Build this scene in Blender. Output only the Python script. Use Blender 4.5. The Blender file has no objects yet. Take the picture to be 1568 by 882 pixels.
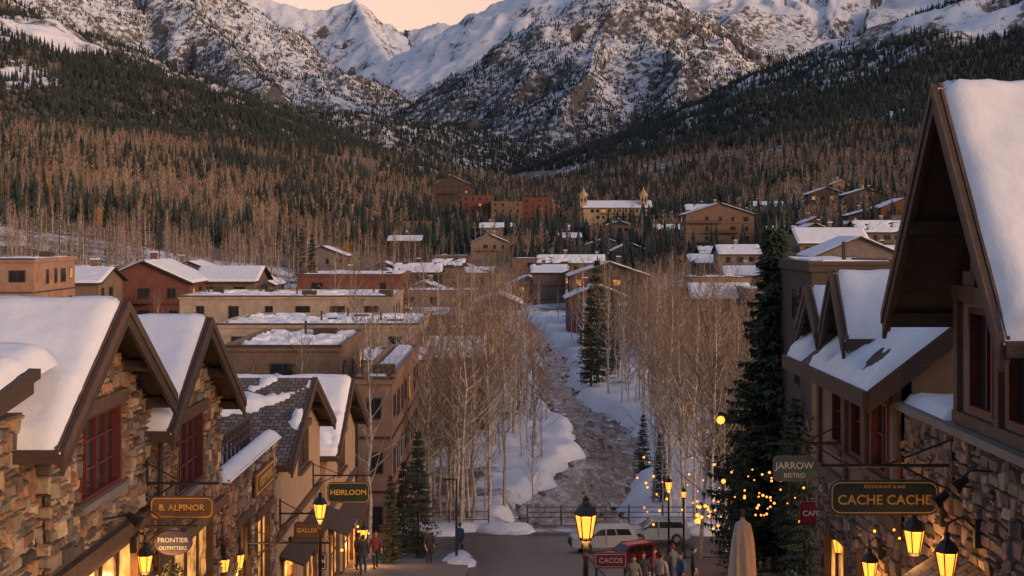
import bpy, math, random
import numpy as np
from mathutils import Vector, noise as mn
random.seed(7); rng=np.random.default_rng(7)
F=2178.0; CX=784.0; HY=355.0; CZ=9.0
def bx(px,Y): return (px-CX)/F*Y          # bearing -> world x
def bz(py,Y): return CZ-(py-HY)/F*Y       # elevation -> world z
sc=bpy.context.scene
def link(o): sc.collection.objects.link(o); return o
def empty(name,loc=(0,0,0)):
    e=bpy.data.objects.new(name,None); e.location=loc; return link(e)
# ---------------------------------------------------------------- mesh builder
class MB:
    def __init__(s): s.v=[];s.f=[];s.m=[];s.c=[]
    def add(s,vs,fs,m=0,c=(1,1,1)):
        o=len(s.v); s.v.extend([tuple(p) for p in vs])
        for f in fs: s.f.append(tuple(i+o for i in f)); s.m.append(m); s.c.append(c)
    def hexa(s,P,m=0,c=(1,1,1)):
        s.add(P,[(0,3,2,1),(4,5,6,7),(0,1,5,4),(1,2,6,5),(2,3,7,6),(3,0,4,7)],m,c)
    def box(s,x0,x1,y0,y1,z0,z1,m=0,c=(1,1,1)):
        s.hexa([(x0,y0,z0),(x1,y0,z0),(x1,y1,z0),(x0,y1,z0),(x0,y0,z1),(x1,y0,z1),(x1,y1,z1),(x0,y1,z1)],m,c)
    def lbox(s,P,u0,u1,v0,v1,n0,n1,m=0,c=(1,1,1)):
        s.hexa([P(u0,v0,n0),P(u1,v0,n0),P(u1,v1,n0),P(u0,v1,n0),P(u0,v0,n1),P(u1,v0,n1),P(u1,v1,n1),P(u0,v1,n1)],m,c)
    def slab(s,a,b,c,d,t,m=0):
        lo=[(p[0],p[1],p[2]-t) for p in (a,b,c,d)]
        s.hexa(lo+[a,b,c,d],m)
    def tube(s,pts,rads,n=6,m=0,c=(1,1,1),cap=True):
        pts=[Vector(p) for p in pts]; vs=[];k=len(pts)
        for i,p in enumerate(pts):
            d=(pts[min(i+1,k-1)]-pts[max(i-1,0)]); d=d.normalized() if d.length>1e-9 else Vector((0,0,1))
            a=d.cross(Vector((0.13,0.99,0.05)) if abs(d.y)<.9 else Vector((1,0,0))).normalized(); b=d.cross(a)
            for j in range(n):
                t=2*math.pi*j/n; vs.append(p+(a*math.cos(t)+b*math.sin(t))*rads[i])
        fs=[(i*n+j,i*n+(j+1)%n,(i+1)*n+(j+1)%n,(i+1)*n+j) for i in range(k-1) for j in range(n)]
        if cap: fs+= [tuple(range(n-1,-1,-1)),tuple((k-1)*n+j for j in range(n))]
        s.add(vs,fs,m,c)
    def lathe(s,ctr,prof,n=8,m=0,rot=0,c=(1,1,1)):
        vs=[(ctr[0]+r*math.cos(rot+2*math.pi*j/n),ctr[1]+r*math.sin(rot+2*math.pi*j/n),ctr[2]+z) for r,z in prof for j in range(n)]
        fs=[(i*n+j,i*n+(j+1)%n,(i+1)*n+(j+1)%n,(i+1)*n+j) for i in range(len(prof)-1) for j in range(n)]
        s.add(vs,fs,m,c)
    def ball(s,c,r,m=0,n=8,sq=(1,1,1)):
        k=max(4,n//2+1); vs=[];
        for i in range(k+1):
            a=math.pi*i/k
            for j in range(n):
                b=2*math.pi*j/n
                vs.append((c[0]+r*sq[0]*math.sin(a)*math.cos(b),c[1]+r*sq[1]*math.sin(a)*math.sin(b),c[2]+r*sq[2]*math.cos(a)))
        s.add(vs,[(i*n+j,i*n+(j+1)%n,(i+1)*n+(j+1)%n,(i+1)*n+j) for i in range(k) for j in range(n)],m)
    def mesh(s,name,mats,smooth=False,col=False):
        me=bpy.data.meshes.new(name); me.from_pydata(s.v,[],s.f)
        for m in mats: me.materials.append(m)
        me.polygons.foreach_set('material_index',s.m)
        if smooth: me.polygons.foreach_set('use_smooth',[True]*len(s.f))
        if col:
            a=me.color_attributes.new('Col','FLOAT_COLOR','CORNER'); arr=[]
            for f,c in zip(s.f,s.c): arr.extend((c[0],c[1],c[2],1.0)*len(f))
            a.data.foreach_set('color',arr)
        me.update(); return me
    def obj(s,name,mats,parent=None,smooth=False,col=False,loc=None):
        o=link(bpy.data.objects.new(name,s.mesh(name,mats,smooth,col)))
        if loc: o.location=loc
        if parent: o.parent=parent; 
        return o
# ---------------------------------------------------------------- materials
def newmat(name):
    m=bpy.data.materials.new(name); m.use_nodes=True; nt=m.node_tree
    return m,nt,nt.nodes['Principled BSDF']
def N(nt,t,**k):
    n=nt.nodes.new(t)
    for a,b in k.items(): setattr(n,a,b)
    return n
def mat(name,c1,c2=None,rough=.8,scale=3.0,bump=.3,dist=.02,metal=0,emit=None,es=0,stretch=(1,1,1),attr=False,rnd=0,det=6):
    m,nt,b=newmat(name); L=nt.links
    c2=c2 or tuple(x*.7 for x in c1)
    mp=N(nt,'ShaderNodeMapping'); mp.inputs['Scale'].default_value=stretch
    tc=N(nt,'ShaderNodeTexCoord'); L.new(tc.outputs['Object'],mp.inputs['Vector'])
    no=N(nt,'ShaderNodeTexNoise'); no.inputs['Scale'].default_value=scale; no.inputs['Detail'].default_value=det; no.inputs['Roughness'].default_value=.65
    L.new(mp.outputs[0],no.inputs['Vector'])
    rp=N(nt,'ShaderNodeValToRGB'); rp.color_ramp.elements[0].position=.3; rp.color_ramp.elements[1].position=.7
    rp.color_ramp.elements[0].color=(*c2,1); rp.color_ramp.elements[1].color=(*c1,1)
    L.new(no.outputs['Fac'],rp.inputs[0]); out=rp.outputs[0]
    if attr:
        at=N(nt,'ShaderNodeAttribute',attribute_name='Col'); mx=N(nt,'ShaderNodeMix',data_type='RGBA',blend_type='MULTIPLY'); mx.inputs[0].default_value=1
        L.new(out,mx.inputs[6]); L.new(at.outputs['Color'],mx.inputs[7]); out=mx.outputs[2]
    if rnd:
        oi=N(nt,'ShaderNodeObjectInfo'); mr=N(nt,'ShaderNodeMapRange'); mr.inputs[3].default_value=1-rnd; mr.inputs[4].default_value=1+rnd
        L.new(oi.outputs['Random'],mr.inputs[0]); hs=N(nt,'ShaderNodeHueSaturation'); L.new(mr.outputs[0],hs.inputs['Value']); L.new(out,hs.inputs['Color']); out=hs.outputs[0]
    L.new(out,b.inputs['Base Color']); b.inputs['Roughness'].default_value=rough; b.inputs['Metallic'].default_value=metal
    if bump:
        bp=N(nt,'ShaderNodeBump'); bp.inputs['Strength'].default_value=bump; bp.inputs['Distance'].default_value=dist
        L.new(no.outputs['Fac'],bp.inputs['Height']); L.new(bp.outputs[0],b.inputs['Normal'])
    if emit:
        b.inputs['Emission Color'].default_value=(*emit,1); b.inputs['Emission Strength'].default_value=es
        if name=='lit_window':
            r2=N(nt,'ShaderNodeValToRGB'); r2.color_ramp.elements[0].position=.38; r2.color_ramp.elements[1].position=.68; r2.color_ramp.elements[0].color=(.05,.016,.004,1); r2.color_ramp.elements[1].color=(1,.45,.12,1); L.new(no.outputs['Fac'],r2.inputs[0]); L.new(r2.outputs[0],b.inputs['Emission Color'])
    return m
M={}
M['snow']=mat('snow',(.84,.85,.9),(.74,.76,.83),.7,2.5,.4,.06)
M['stone']=mat('fieldstone',(1,1,1),(.5,.48,.45),.9,7,1,.05,attr=True)
M['mortar']=mat('mortar',(.12,.095,.08),(.06,.05,.042),.95,8)
M['timber']=mat('dark_timber',(.085,.05,.037),(.04,.026,.02),.7,4,.4,.01,stretch=(1,1,6))
M['timber2']=mat('brown_timber',(.14,.08,.053),(.07,.04,.028),.7,4,.4,.01)
M['plaster']=mat('plaster',(.27,.185,.135),(.19,.13,.095),.9,2)
M['stucco']=mat('tan_stucco',(.42,.28,.19),(.31,.21,.14),.9,2)
M['redframe']=mat('red_window_frame',(.15,.03,.027),(.09,.02,.018),.45,5,.1)
M['black']=mat('black_iron',(.02,.018,.017),(.012,.012,.012),.5,8,.1)
M['asphalt']=mat('asphalt',(.07,.066,.068),(.035,.034,.037),.4,.7,.3,.01)
M['concrete']=mat('concrete',(.24,.215,.2),(.16,.145,.135),.85,1.5)
M['glass']=mat('window_glass',(.03,.032,.038),(.02,.02,.025),.08,1,.03)
M['lit']=mat('lit_window',(.3,.14,.05),(.04,.02,.01),.3,1.6,.0,emit=(1,.42,.1),es=1.3)
M['lamp']=mat('lamp_glass',(.8,.4,.1),(.8,.35,.08),.3,2,0,emit=(1,.3,.035),es=2.4)
M['flame']=mat('lamp_flame',(1,.7,.3),(1,.7,.3),.3,2,0,emit=(1,.62,.2),es=14)
M['bulb']=mat('string_bulb',(1,.5,.15),(1,.5,.15),.3,2,0,emit=(1,.26,.03),es=3.2)
M['gold']=mat('gold_paint',(.8,.45,.1),(.65,.36,.08),.4,5,.1)
M['green']=mat('sign_green',(.025,.04,.035),(.015,.028,.026),.5,5,.1)
M['teal']=mat('sign_teal',(.04,.15,.18),(.03,.1,.13),.5,5,.1)
M['blue']=mat('sign_blue',(.02,.06,.14),(.015,.04,.1),.5,5,.1)
M['signred']=mat('sign_red',(.28,.03,.03),(.2,.02,.02),.5,5,.1)
M['signwood']=mat('sign_wood',(.2,.1,.055),(.1,.05,.025),.6,5,.3,stretch=(1,6,6))
M['white']=mat('white_paint',(.75,.72,.68),(.65,.62,.58),.6,5,.1)
M['bark']=mat('aspen_bark',(.58,.51,.45),(.26,.225,.19),.85,2,0,rnd=.3,stretch=(1,1,2.5),det=1)
M['twig']=mat('aspen_twigs',(.27,.185,.125),(.16,.112,.08),.9,.3,0,rnd=.35,det=0)
M['twigfar']=mat('aspen_crowns',(.32,.22,.15),(.18,.125,.09),.9,.3,0,rnd=.4,det=0)
M['needle']=mat('spruce_needles',(.085,.11,.06),(.03,.045,.03),.85,1.3,0,rnd=.25,det=1)
M['needlefar']=mat('conifer_needles',(.036,.052,.045),(.018,.026,.027),.9,.3,0,rnd=.4,det=0)
M['trunk']=mat('spruce_trunk',(.09,.06,.045),(.05,.035,.028),.9,4,0,det=0)
M['rock']=mat('river_rock',(.22,.195,.18),(.08,.075,.07),.8,2,.6,.05,rnd=.3)
M['yleaf']=mat('orange_leaves',(.6,.27,.05),(.4,.17,.04),.8,2,0,det=0)
def shingle():
    m,nt,b=newmat('wood_shingles'); L=nt.links
    tc=N(nt,'ShaderNodeTexCoord'); br=N(nt,'ShaderNodeTexBrick'); br.inputs['Scale'].default_value=1.0
    br.inputs['Brick Width'].default_value=.28; br.inputs['Row Height'].default_value=.22; br.inputs['Mortar Size'].default_value=.02
    br.inputs['Color1'].default_value=(.2,.16,.145,1); br.inputs['Color2'].default_value=(.09,.075,.07,1); br.inputs['Mortar'].default_value=(.025,.02,.018,1)
    L.new(tc.outputs['Object'],br.inputs['Vector']); L.new(br.outputs['Color'],b.inputs['Base Color']); b.inputs['Roughness'].default_value=.85
    bp=N(nt,'ShaderNodeBump'); bp.inputs['Distance'].default_value=.03; L.new(br.outputs['Color'],bp.inputs['Height']); L.new(bp.outputs[0],b.inputs['Normal'])
    return m
M['shingle']=shingle()
# ---------------------------------------------------------------- noise + terrain
def pn(x,y,seed=0):
    xi=np.floor(x).astype(np.int64); yi=np.floor(y).astype(np.int64); xf=x-xi; yf=y-yi
    def g(i,j,dx,dy):
        n=(i*374761393+j*668265263+seed*144269504)&0xffffffff
        n=((n^(n>>13))*1274126177)&0xffffffff; a=((n^(n>>16))&0xffff)/65535.0*2*np.pi
        return np.cos(a)*dx+np.sin(a)*dy
    u=xf*xf*xf*(xf*(xf*6-15)+10); v=yf*yf*yf*(yf*(yf*6-15)+10)
    a=g(xi,yi,xf,yf)*(1-u)+g(xi+1,yi,xf-1,yf)*u
    b=g(xi,yi+1,xf,yf-1)*(1-u)+g(xi+1,yi+1,xf-1,yf-1)*u
    return (a*(1-v)+b*v)*1.5
def fbm(x,y,o=4,seed=0):
    s=0;a=1
    for i in range(o): s=s+a*pn(x,y,seed+i); x=x*2.03; y=y*2.03; a*=.5
    return s
def rid(x,y,o=4,seed=0):
    s=0;a=1
    for i in range(o): s=s+a*(1-2*np.abs(pn(x,y,seed+i))); x=x*2.1; y=y*2.1; a*=.5
    return s-.9
def ss(a,b,x):
    t=np.clip((x-a)/(b-a),0,1); return t*t*(3-2*t)
RIDGES=[ # (slope, gully amplitude, [(bearing px, elevation px, distance)])
 (.42,.7,[(-500,-180,1800),(-200,-90,1900),(0,-8,2000),(110,42,2050),(200,74,2100),(300,112,2150),(400,152,2200),(500,174,2250),(600,184,2300),(720,202,2400),(820,224,2450),(900,243,2450)]),
 (.6,1,[(-300,-260,4300),(-50,-150,4300),(150,-70,4400),(330,-40,4500),(385,6,4500),(430,42,4520),(480,84,4550),(550,126,4600),(620,170,4600)]),
 (.58,1,[(230,-60,4420),(300,30,4000),(400,125,3500)]),
 (.58,1,[(380,0,4500),(440,85,4150),(520,152,3750)]),
 (.66,1.1,[(200,-80,8600),(380,-12,8300),(440,6,8200),(480,16,8200),(515,6,8200),(545,-2,8200),(575,20,8200),(605,42,8200),(655,42,8200),(675,32,8100),(700,40,8000),(745,29,8000),(780,8,8000),(805,16,8000),(830,32,8000),(900,40,8000)]),
 (.6,1,[(545,2,8200),(572,60,7500),(605,115,6800)]),
 (.6,1,[(780,8,8000),(745,55,7400),(705,95,6800)]),
 (.6,1,[(975,-30,3500),(930,-18,3520),(880,10,3550),(810,56,3620),(740,102,3700),(680,144,3800),(615,186,3900)]),
 (.6,1,[(975,-30,3500),(1020,-12,3500),(1060,12,3480),(1100,42,3450),(1180,102,3350),(1240,154,3200)]),
 (.5,1,[(945,-8,3500),(900,104,3050),(850,188,2750)]),
 (.5,1,[(1030,-4,3480),(1045,98,3050),(1020,182,2700)]),
 (.54,1,[(850,42,3580),(780,130,3250),(735,186,2950)]),
 (.5,1,[(900,-60,6200),(1050,-120,6000),(1200,-110,6000),(1350,-60,5800),(1500,-100,5500),(1800,-200,5200)]),
 (.42,.7,[(2000,-230,2000),(1720,-120,2100),(1568,-55,2200),(1480,-12,2250),(1420,14,2300),(1300,62,2350),(1200,108,2400),(1100,160,2450),(1000,215,2500),(920,245,2500)]),
 (.4,.7,[(1420,14,2300),(1380,110,1950),(1330,150,1750)]),
 (.24,.3,[(1900,40,1500),(1568,120,1500),(1400,160,1550),(1250,188,1600),(1100,225,1650),(1000,250,1700)]),
 (.2,.3,[(-400,130,1050),(-200,165,1100),(0,200,1150),(150,212,1250),(300,232,1350),(420,218,1500),(520,230,1550),(640,252,1600)]),
]
RW=[(s,a,[(bx(p,d),d,bz(q,d)) for p,q,d in L]) for s,a,L in RIDGES]
RY=[90,103,109,116,129,146,168,190,218,255,320]; RXc=[4.0,4.3,5.2,7.0,9.4,9.0,6.0,5.0,6.8,6.0,0]; RWd=[7.4,7.2,6.6,5.8,5.8,5.6,4.6,4.2,4.0,4,4]
def valley(X,Y):
    z=np.interp(Y,[0,25,84,250,400,600,800,1400,2500,4000,9500],[0,0,-10,-10,-7,3,14,50,105,160,380])
    lat=np.minimum(.17*np.clip(-X-40,0,None),60)*ss(120,500,Y)+np.minimum(.15*np.clip(X-35,0,None),52)*ss(120,420,Y)
    return z+lat
def H(X,Y):
    X=np.asarray(X,float);Y=np.asarray(Y,float); b=valley(X,Y); far=ss(900,2500,Y)
    wx=X+far*26*fbm(X/300,Y/300,3,11); wy=Y+far*40*fbm(X/300,Y/300,3,23)
    best=b.copy(); amp=np.zeros_like(b); al=np.zeros_like(b); dm=np.zeros_like(b); q=0
    for s,a,L in RW:
        for (x0,y0,z0),(x1,y1,z1) in zip(L[:-1],L[1:]):
            dx,dy=x1-x0,y1-y0; ln=math.hypot(dx,dy); t=np.clip(((wx-x0)*dx+(wy-y0)*dy)/(ln*ln),0,1)
            d=np.hypot(wx-(x0+t*dx),wy-(y0+t*dy)); h=z0+t*(z1-z0)-s*d
            k=h>best; best=np.where(k,h,best); amp=np.where(k,a,amp); al=np.where(k,q+t*ln,al); dm=np.where(k,d,dm); q+=ln
    rise=np.clip(best-b,0,None); A=np.clip(rise*.3,0,58)*amp*ss(0,160,dm)
    Z=best+A*.75*rid(al/120+.25*pn(X/120,Y/160,2),dm/800,4,3)+np.clip(rise*.09,0,12)*amp*fbm(X/90,Y/110,5,9)-A*.45
    Z=Z+ss(350,1200,Y)*4*fbm(X/160,Y/200,3,5)+ss(100,300,Y)*.8*fbm(X/40,Y/40,2,31)
    rx=np.interp(Y,RY,RXc); w=np.interp(Y,RY,RWd)/2; d=np.abs(X-rx)
    ch=ss(92,97,Y)*(1-ss(300,340,Y)); Z=Z-ch*1.9*(1-ss(w-.6,w+1.6,d+1.2*pn(X/3.5,Y/5,8)))
    Z=Z+ch*.35*(ss(w+2,w+4,d))*fbm(X/3,Y/3,3,77)
    return Z
def Hs(x,y): return float(H(np.array([x]),np.array([y]))[0])
rows=np.concatenate([np.linspace(-25,60,40,endpoint=False),np.linspace(60,130,90,endpoint=False),np.linspace(130,320,140,endpoint=False),np.linspace(320,1500,190,endpoint=False),np.linspace(1500,4800,360,endpoint=False),np.linspace(4800,9800,170)])
NC=640; u=np.linspace(-1,1,NC); YY,UU=np.meshgrid(rows,u,indexing='ij'); XX=UU*(np.clip(YY,0,None)*.56+62)
ZZ=H(XX,YY)
gy=np.gradient(ZZ,rows,axis=0); gx=np.gradient(ZZ,axis=1)/np.gradient(XX,axis=1); st=np.hypot(gx,gy)
big=fbm(XX/300,YY/420,4,41); mid_=fbm(XX/60,YY/80,3,43); sm=fbm(XX/9,YY/9,3,45)
S=np.where(YY<420,.56+.25*mid_+.15*sm,.2+.3*big+.1*mid_)
S=np.where(YY>1700,.42+.16*ss(130,330,ZZ)+.14*ss(350,700,ZZ)+.1*big+.12*mid_-.22*np.clip(st-.5,0,1.5),S)
S=np.where(YY>4900,1.0+.1*big+.15*mid_-.65*np.clip(st-.6,0,1.5),S)
rxx=np.interp(YY,RY,RXc); ww=np.interp(YY,RY,RWd)/2; dd=np.abs(XX-rxx)
S=np.where((YY>92)&(YY<330),np.maximum(S,(.95-.05*np.clip(dd-ww-2.5,0,None)+.35*sm)),S)
S=np.where((YY>92)&(YY<330)&(dd<ww-.6),.15,S); S=np.where(YY<90,.3+.3*sm,S)
def patch(px,py_,Y,rx,ry):
    global S
    X0=bx(px,Y); S=np.maximum(S,.95*np.exp(-(((XX-X0)/rx)**2+((YY-Y)/ry)**2)**1.5)*(1+.5*mid_))
PATCH=[(60,70,1750,70,130),(190,90,1850,60,90),(320,120,1950,90,90),(30,150,1500,40,60),(715,235,1750,36,120),(905,205,2500,50,80),(1340,200,1450,60,60),(1270,100,2100,40,90),(1390,110,1950,60,80),(1500,90,1800,50,90)]
for p in PATCH: patch(*p)
nr=len(rows); me=bpy.data.meshes.new('ground'); me.vertices.add(nr*NC)
me.vertices.foreach_set('co',np.stack([XX,YY,ZZ],-1).astype(np.float32).ravel())
idx=np.arange(nr*NC).reshape(nr,NC); q=np.stack([idx[:-1,:-1],idx[:-1,1:],idx[1:,1:],idx[1:,:-1]],-1).reshape(-1,4)
me.loops.add(q.size); me.loops.foreach_set('vertex_index',q.ravel().astype(np.int32)); me.polygons.add(len(q))
me.polygons.foreach_set('loop_start',np.arange(0,q.size,4,dtype=np.int32)); me.polygons.foreach_set('use_smooth',np.ones(len(q),bool))
a=me.attributes.new('snow','FLOAT','POINT'); a.data.foreach_set('value',S.astype(np.float32).ravel())
a=me.attributes.new('alt','FLOAT','POINT'); a.data.foreach_set('value',ss(1500,2600,YY).astype(np.float32).ravel())
me.update(calc_edges=True)
def groundmat():
    m,nt,b=newmat('terrain'); L=nt.links
    ge=N(nt,'ShaderNodeNewGeometry')
    def no(s,d,r=.6):
        n=N(nt,'ShaderNodeTexNoise'); n.inputs['Scale'].default_value=s; n.inputs['Detail'].default_value=d; n.inputs['Roughness'].default_value=r; L.new(ge.outputs['Position'],n.inputs['Vector']); return n.outputs['Fac']
    at=N(nt,'ShaderNodeAttribute',attribute_name='snow'); al=N(nt,'ShaderNodeAttribute',attribute_name='alt')
    n1=no(.055,7,.78); n2=no(.9,5,.6); n3=no(.01,3)
    def mth(op,x,y):
        n=N(nt,'ShaderNodeMath',operation=op)
        for i,k in enumerate((x,y)):
            if isinstance(k,(int,float)): n.inputs[i].default_value=k
            else: L.new(k,n.inputs[i])
        return n.outputs[0]
    w=mth('ADD',mth('MULTIPLY',mth('SUBTRACT',n1,.5),2.4),mth('MULTIPLY',mth('SUBTRACT',n2,.5),.5))
    f=mth('ADD',at.outputs['Fac'],w); mr=N(nt,'ShaderNodeMapRange'); mr.inputs[1].default_value=.42; mr.inputs[2].default_value=.66; L.new(f,mr.inputs[0])
    def mix(fac,x,y):
        n=N(nt,'ShaderNodeMix',data_type='RGBA'); L.new(fac,n.inputs[0])
        for i,k in ((6,x),(7,y)):
            if isinstance(k,tuple): n.inputs[i].default_value=(*k,1)
            else: L.new(k,n.inputs[i])
        return n.outputs[2]
    soil=mix(n2,(.1,.072,.052),(.21,.15,.11)); rock=mix(n1,(.035,.034,.04),(.155,.14,.14))
    base=mix(al.outputs['Fac'],soil,rock); sn=mix(n3,(.68,.71,.8),(.84,.86,.91))
    L.new(mix(mr.outputs[0],base,sn),b.inputs['Base Color']); b.inputs['Roughness'].default_value=.85
    bd=N(nt,'ShaderNodeMapRange'); bd.inputs[3].default_value=.3; bd.inputs[4].default_value=9; L.new(al.outputs['Fac'],bd.inputs[0])
    bp=N(nt,'ShaderNodeBump'); bp.inputs['Strength'].default_value=.7; L.new(bd.outputs[0],bp.inputs['Distance']); L.new(n1,bp.inputs['Height']); L.new(bp.outputs[0],b.inputs['Normal'])
    return m
me.materials.append(groundmat()); link(bpy.data.objects.new('ground',me))
# ---------------------------------------------------------------- river
def strip(name,ys,xl,xr,zf,mtl,nx=8):
    mb=MB(); vs=[];n=nx+1
    for y in ys:
        for j in range(n):
            x=xl(y)+(xr(y)-xl(y))*j/nx; vs.append((x,y,zf(x,y)))
    mb.add(vs,[(i*n+j,i*n+j+1,(i+1)*n+j+1,(i+1)*n+j) for i in range(len(ys)-1) for j in range(nx)])
    return mb.obj(name,[mtl],smooth=True)
def watermat():
    m,nt,b=newmat('river_water'); L=nt.links; ge=N(nt,'ShaderNodeNewGeometry'); mp=N(nt,'ShaderNodeMapping'); mp.inputs['Scale'].default_value=(1,.22,1); L.new(ge.outputs['Position'],mp.inputs[0])
    def nz(s,d): n=N(nt,'ShaderNodeTexNoise'); n.inputs['Scale'].default_value=s; n.inputs['Detail'].default_value=d; n.inputs['Roughness'].default_value=.62; n.inputs['Distortion'].default_value=1.0; L.new(mp.outputs[0],n.inputs['Vector']); return n
    n=nz(1.3,5); n2=nz(.4,2)
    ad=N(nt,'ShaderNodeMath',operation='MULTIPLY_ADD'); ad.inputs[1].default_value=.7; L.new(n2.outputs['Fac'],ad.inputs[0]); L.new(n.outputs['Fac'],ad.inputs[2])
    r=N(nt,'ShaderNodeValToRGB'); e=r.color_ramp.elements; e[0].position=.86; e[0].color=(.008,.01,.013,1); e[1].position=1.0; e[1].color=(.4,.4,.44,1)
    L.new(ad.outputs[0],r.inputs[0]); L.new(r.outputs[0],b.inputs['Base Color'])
    b.inputs['Roughness'].default_value=.08; b.inputs['IOR'].default_value=1.33; bp=N(nt,'ShaderNodeBump'); bp.inputs['Strength'].default_value=.8; bp.inputs['Distance'].default_value=.35; L.new(n.outputs['Fac'],bp.inputs['Height']); L.new(bp.outputs[0],b.inputs['Normal']); return m
vz=lambda y: float(valley(np.array([0.]),np.array([y]))[0])
strip('river',np.linspace(95,318,120),lambda y:np.interp(y,RY,RXc)-np.interp(y,RY,RWd)/2-1.6,lambda y:np.interp(y,RY,RXc)+np.interp(y,RY,RWd)/2+1.6,lambda x,y:vz(y)-1.2,watermat())
# ---------------------------------------------------------------- street
g0=lambda y: float(np.interp(y,[0,25,84,250],[0,0,-10,-10]))
strip('street',np.linspace(-20,80,60),lambda y:-2.2,lambda y:4.2,lambda x,y:g0(y)+.05,M['asphalt'],2)
strip('cross_road',np.linspace(80,88.5,12),lambda y:-45,lambda y:60,lambda x,y:g0(y)+.05,M['asphalt'],60)
for side,(xa,xb) in (('a',(-8.2,-2.2)),('b',(4.2,7.8))):
    mb=MB(); ys=[-20,25,40,60,79.5]
    for y0,y1 in zip(ys[:-1],ys[1:]):
        mb.hexa([(xa,y0,g0(y0)-.3),(xb,y0,g0(y0)-.3),(xb,y1,g0(y1)-.3),(xa,y1,g0(y1)-.3),(xa,y0,g0(y0)+.18),(xb,y0,g0(y0)+.18),(xb,y1,g0(y1)+.18),(xa,y1,g0(y1)+.18)])
    mb.obj('sidewalk',[M['concrete']])
# ---------------------------------------------------------------- snow on roofs
def snow(mb,p00,p10,p11,p01,t=.2,res=.16,cover=1.0,seed=0,m=0,bury=.06):
    p00,p10,p11,p01=map(Vector,(p00,p10,p11,p01)); A=max((p10-p00).length,(p11-p01).length); B=max((p01-p00).length,(p11-p10).length)
    nx=max(4,int(A/res)); ny=max(4,int(B/res)); vs=[]
    for i in range(nx+1):
        for j in range(ny+1):
            u,v=i/nx,j/ny; p=(p00*(1-u)+p10*u)*(1-v)+(p01*(1-u)+p11*u)*v
            e=min(u*A,(1-u)*A,v*B,(1-v)*B); q=Vector((p.x*1.1+seed*7,p.y*1.1,p.z)); n=mn.noise(q)*.5+mn.noise(q*2.7)*.25
            e=max(0,e-(.05+.22*max(0,n)) ) if 0<e else 0
            h=t*math.sqrt(min(1,e/.22))*(1+.5*n)
            if cover<1:
                k=(mn.noise(q*.55+Vector((3,1,seed)))*.5+.5+.35*n)-(1-cover); h=h*max(0,min(1,k*7+.3)) 
            vs.append((p.x,p.y,p.z+(h-bury if h<.03 else h)))
    mb.add(vs,[(i*(ny+1)+j,(i+1)*(ny+1)+j,(i+1)*(ny+1)+j+1,i*(ny+1)+j+1) for i in range(nx) for j in range(ny)],m)
# ---------------------------------------------------------------- stone walls
PALW=[(.5,.35,.24),(.44,.27,.165),(.3,.23,.185),(.56,.44,.32),(.24,.17,.135),(.48,.25,.14),(.36,.31,.27),(.64,.48,.33),(.17,.13,.115),(.4,.22,.13)]
def stones(mb,P,u0,u1,v0,v1,inside,holes=(),cw=.14,chh=.105,pal=PALW,mul=1):
    nu=int((u1-u0)/cw); nv=int((v1-v0)/chh); occ=np.zeros((nu,nv),bool)
    for i in range(nu):
        for j in range(nv):
            uc=u0+(i+.5)*cw; vc=v0+(j+.5)*chh
            if not inside(uc,vc): occ[i,j]=True
            for h in holes:
                if h[0]-.03<uc<h[1]+.03 and h[2]-.03<vc<h[3]+.03: occ[i,j]=True
    for j in range(nv):
        for i in range(nu):
            if occ[i,j]: continue
            w=random.choice([1,2,2,3,3,4]); h=random.choice([1,1,2,2,3])
            while w>1 and (i+w>nu or occ[i:i+w,j].any()): w-=1
            while h>1 and (j+h>nv or occ[i:i+w,j:j+h].any()): h-=1
            occ[i:i+w,j:j+h]=True; a,b=u0+i*cw+.012,u0+(i+w)*cw-.012; c,d=v0+j*chh+.011,v0+(j+h)*chh-.011
            r=lambda s:random.uniform(-s,s); n1=random.uniform(.03,.12); k=.022
            co=random.choice(pal); f=random.uniform(.55,1.2)*mul; co=tuple(min(1,x*f) for x in co)
            B=[P(a+r(.012),c+r(.012),-.01),P(b+r(.012),c+r(.012),-.01),P(b+r(.012),d+r(.012),-.01),P(a+r(.012),d+r(.012),-.01)]
            T=[P(a+k+r(.018),c+k+r(.018),n1+r(.02)),P(b-k+r(.018),c+k+r(.018),n1+r(.02)),P(b-k+r(.018),d-k+r(.018),n1+r(.02)),P(a+k+r(.018),d-k+r(.018),n1+r(.02))]
            mb.add(B+T,[(4,5,6,7),(0,1,5,4),(1,2,6,5),(2,3,7,6),(3,0,4,7)],0,co)
def window(mb,P,u0,u1,v0,v1,nx=2,ny=2,fm=0,gm=1,sm=None,fw=.09,depth=-.12):
    mb.lbox(P,u0,u1,v0,v1,depth-.02,depth,gm)
    for a,b,c,d in ((u0,u0+fw,v0,v1),(u1-fw,u1,v0,v1),(u0+fw,u1-fw,v0,v0+fw),(u0+fw,u1-fw,v1-fw,v1)): mb.lbox(P,a,b,c,d,depth+.002,.05,fm)
    for i in range(1,nx):
        x=u0+(u1-u0)*i/nx; mb.lbox(P,x-.03,x+.03,v0+fw,v1-fw,depth+.002,depth+.07,fm)
    for j in range(1,ny):
        x=v0+(v1-v0)*j/ny; mb.lbox(P,u0+fw,u1-fw,x-.02,x+.02,depth+.003,depth+.05,fm)
    if sm is not None:
        mb.lbox(P,u0-.12,u1+.12,v0-.14,v0-.002,-.02,.17,sm[0]); mb.lbox(P,u0-.2,u1+.2,v1+.002,v1+.26,-.02,.15,sm[1])
LP=lambda x0:(lambda u,v,n:(x0+n,u,v)); RP=lambda x0:(lambda u,v,n:(x0-n,u,v)); FP=lambda y0:(lambda u,v,n:(u,y0-n,v))
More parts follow.
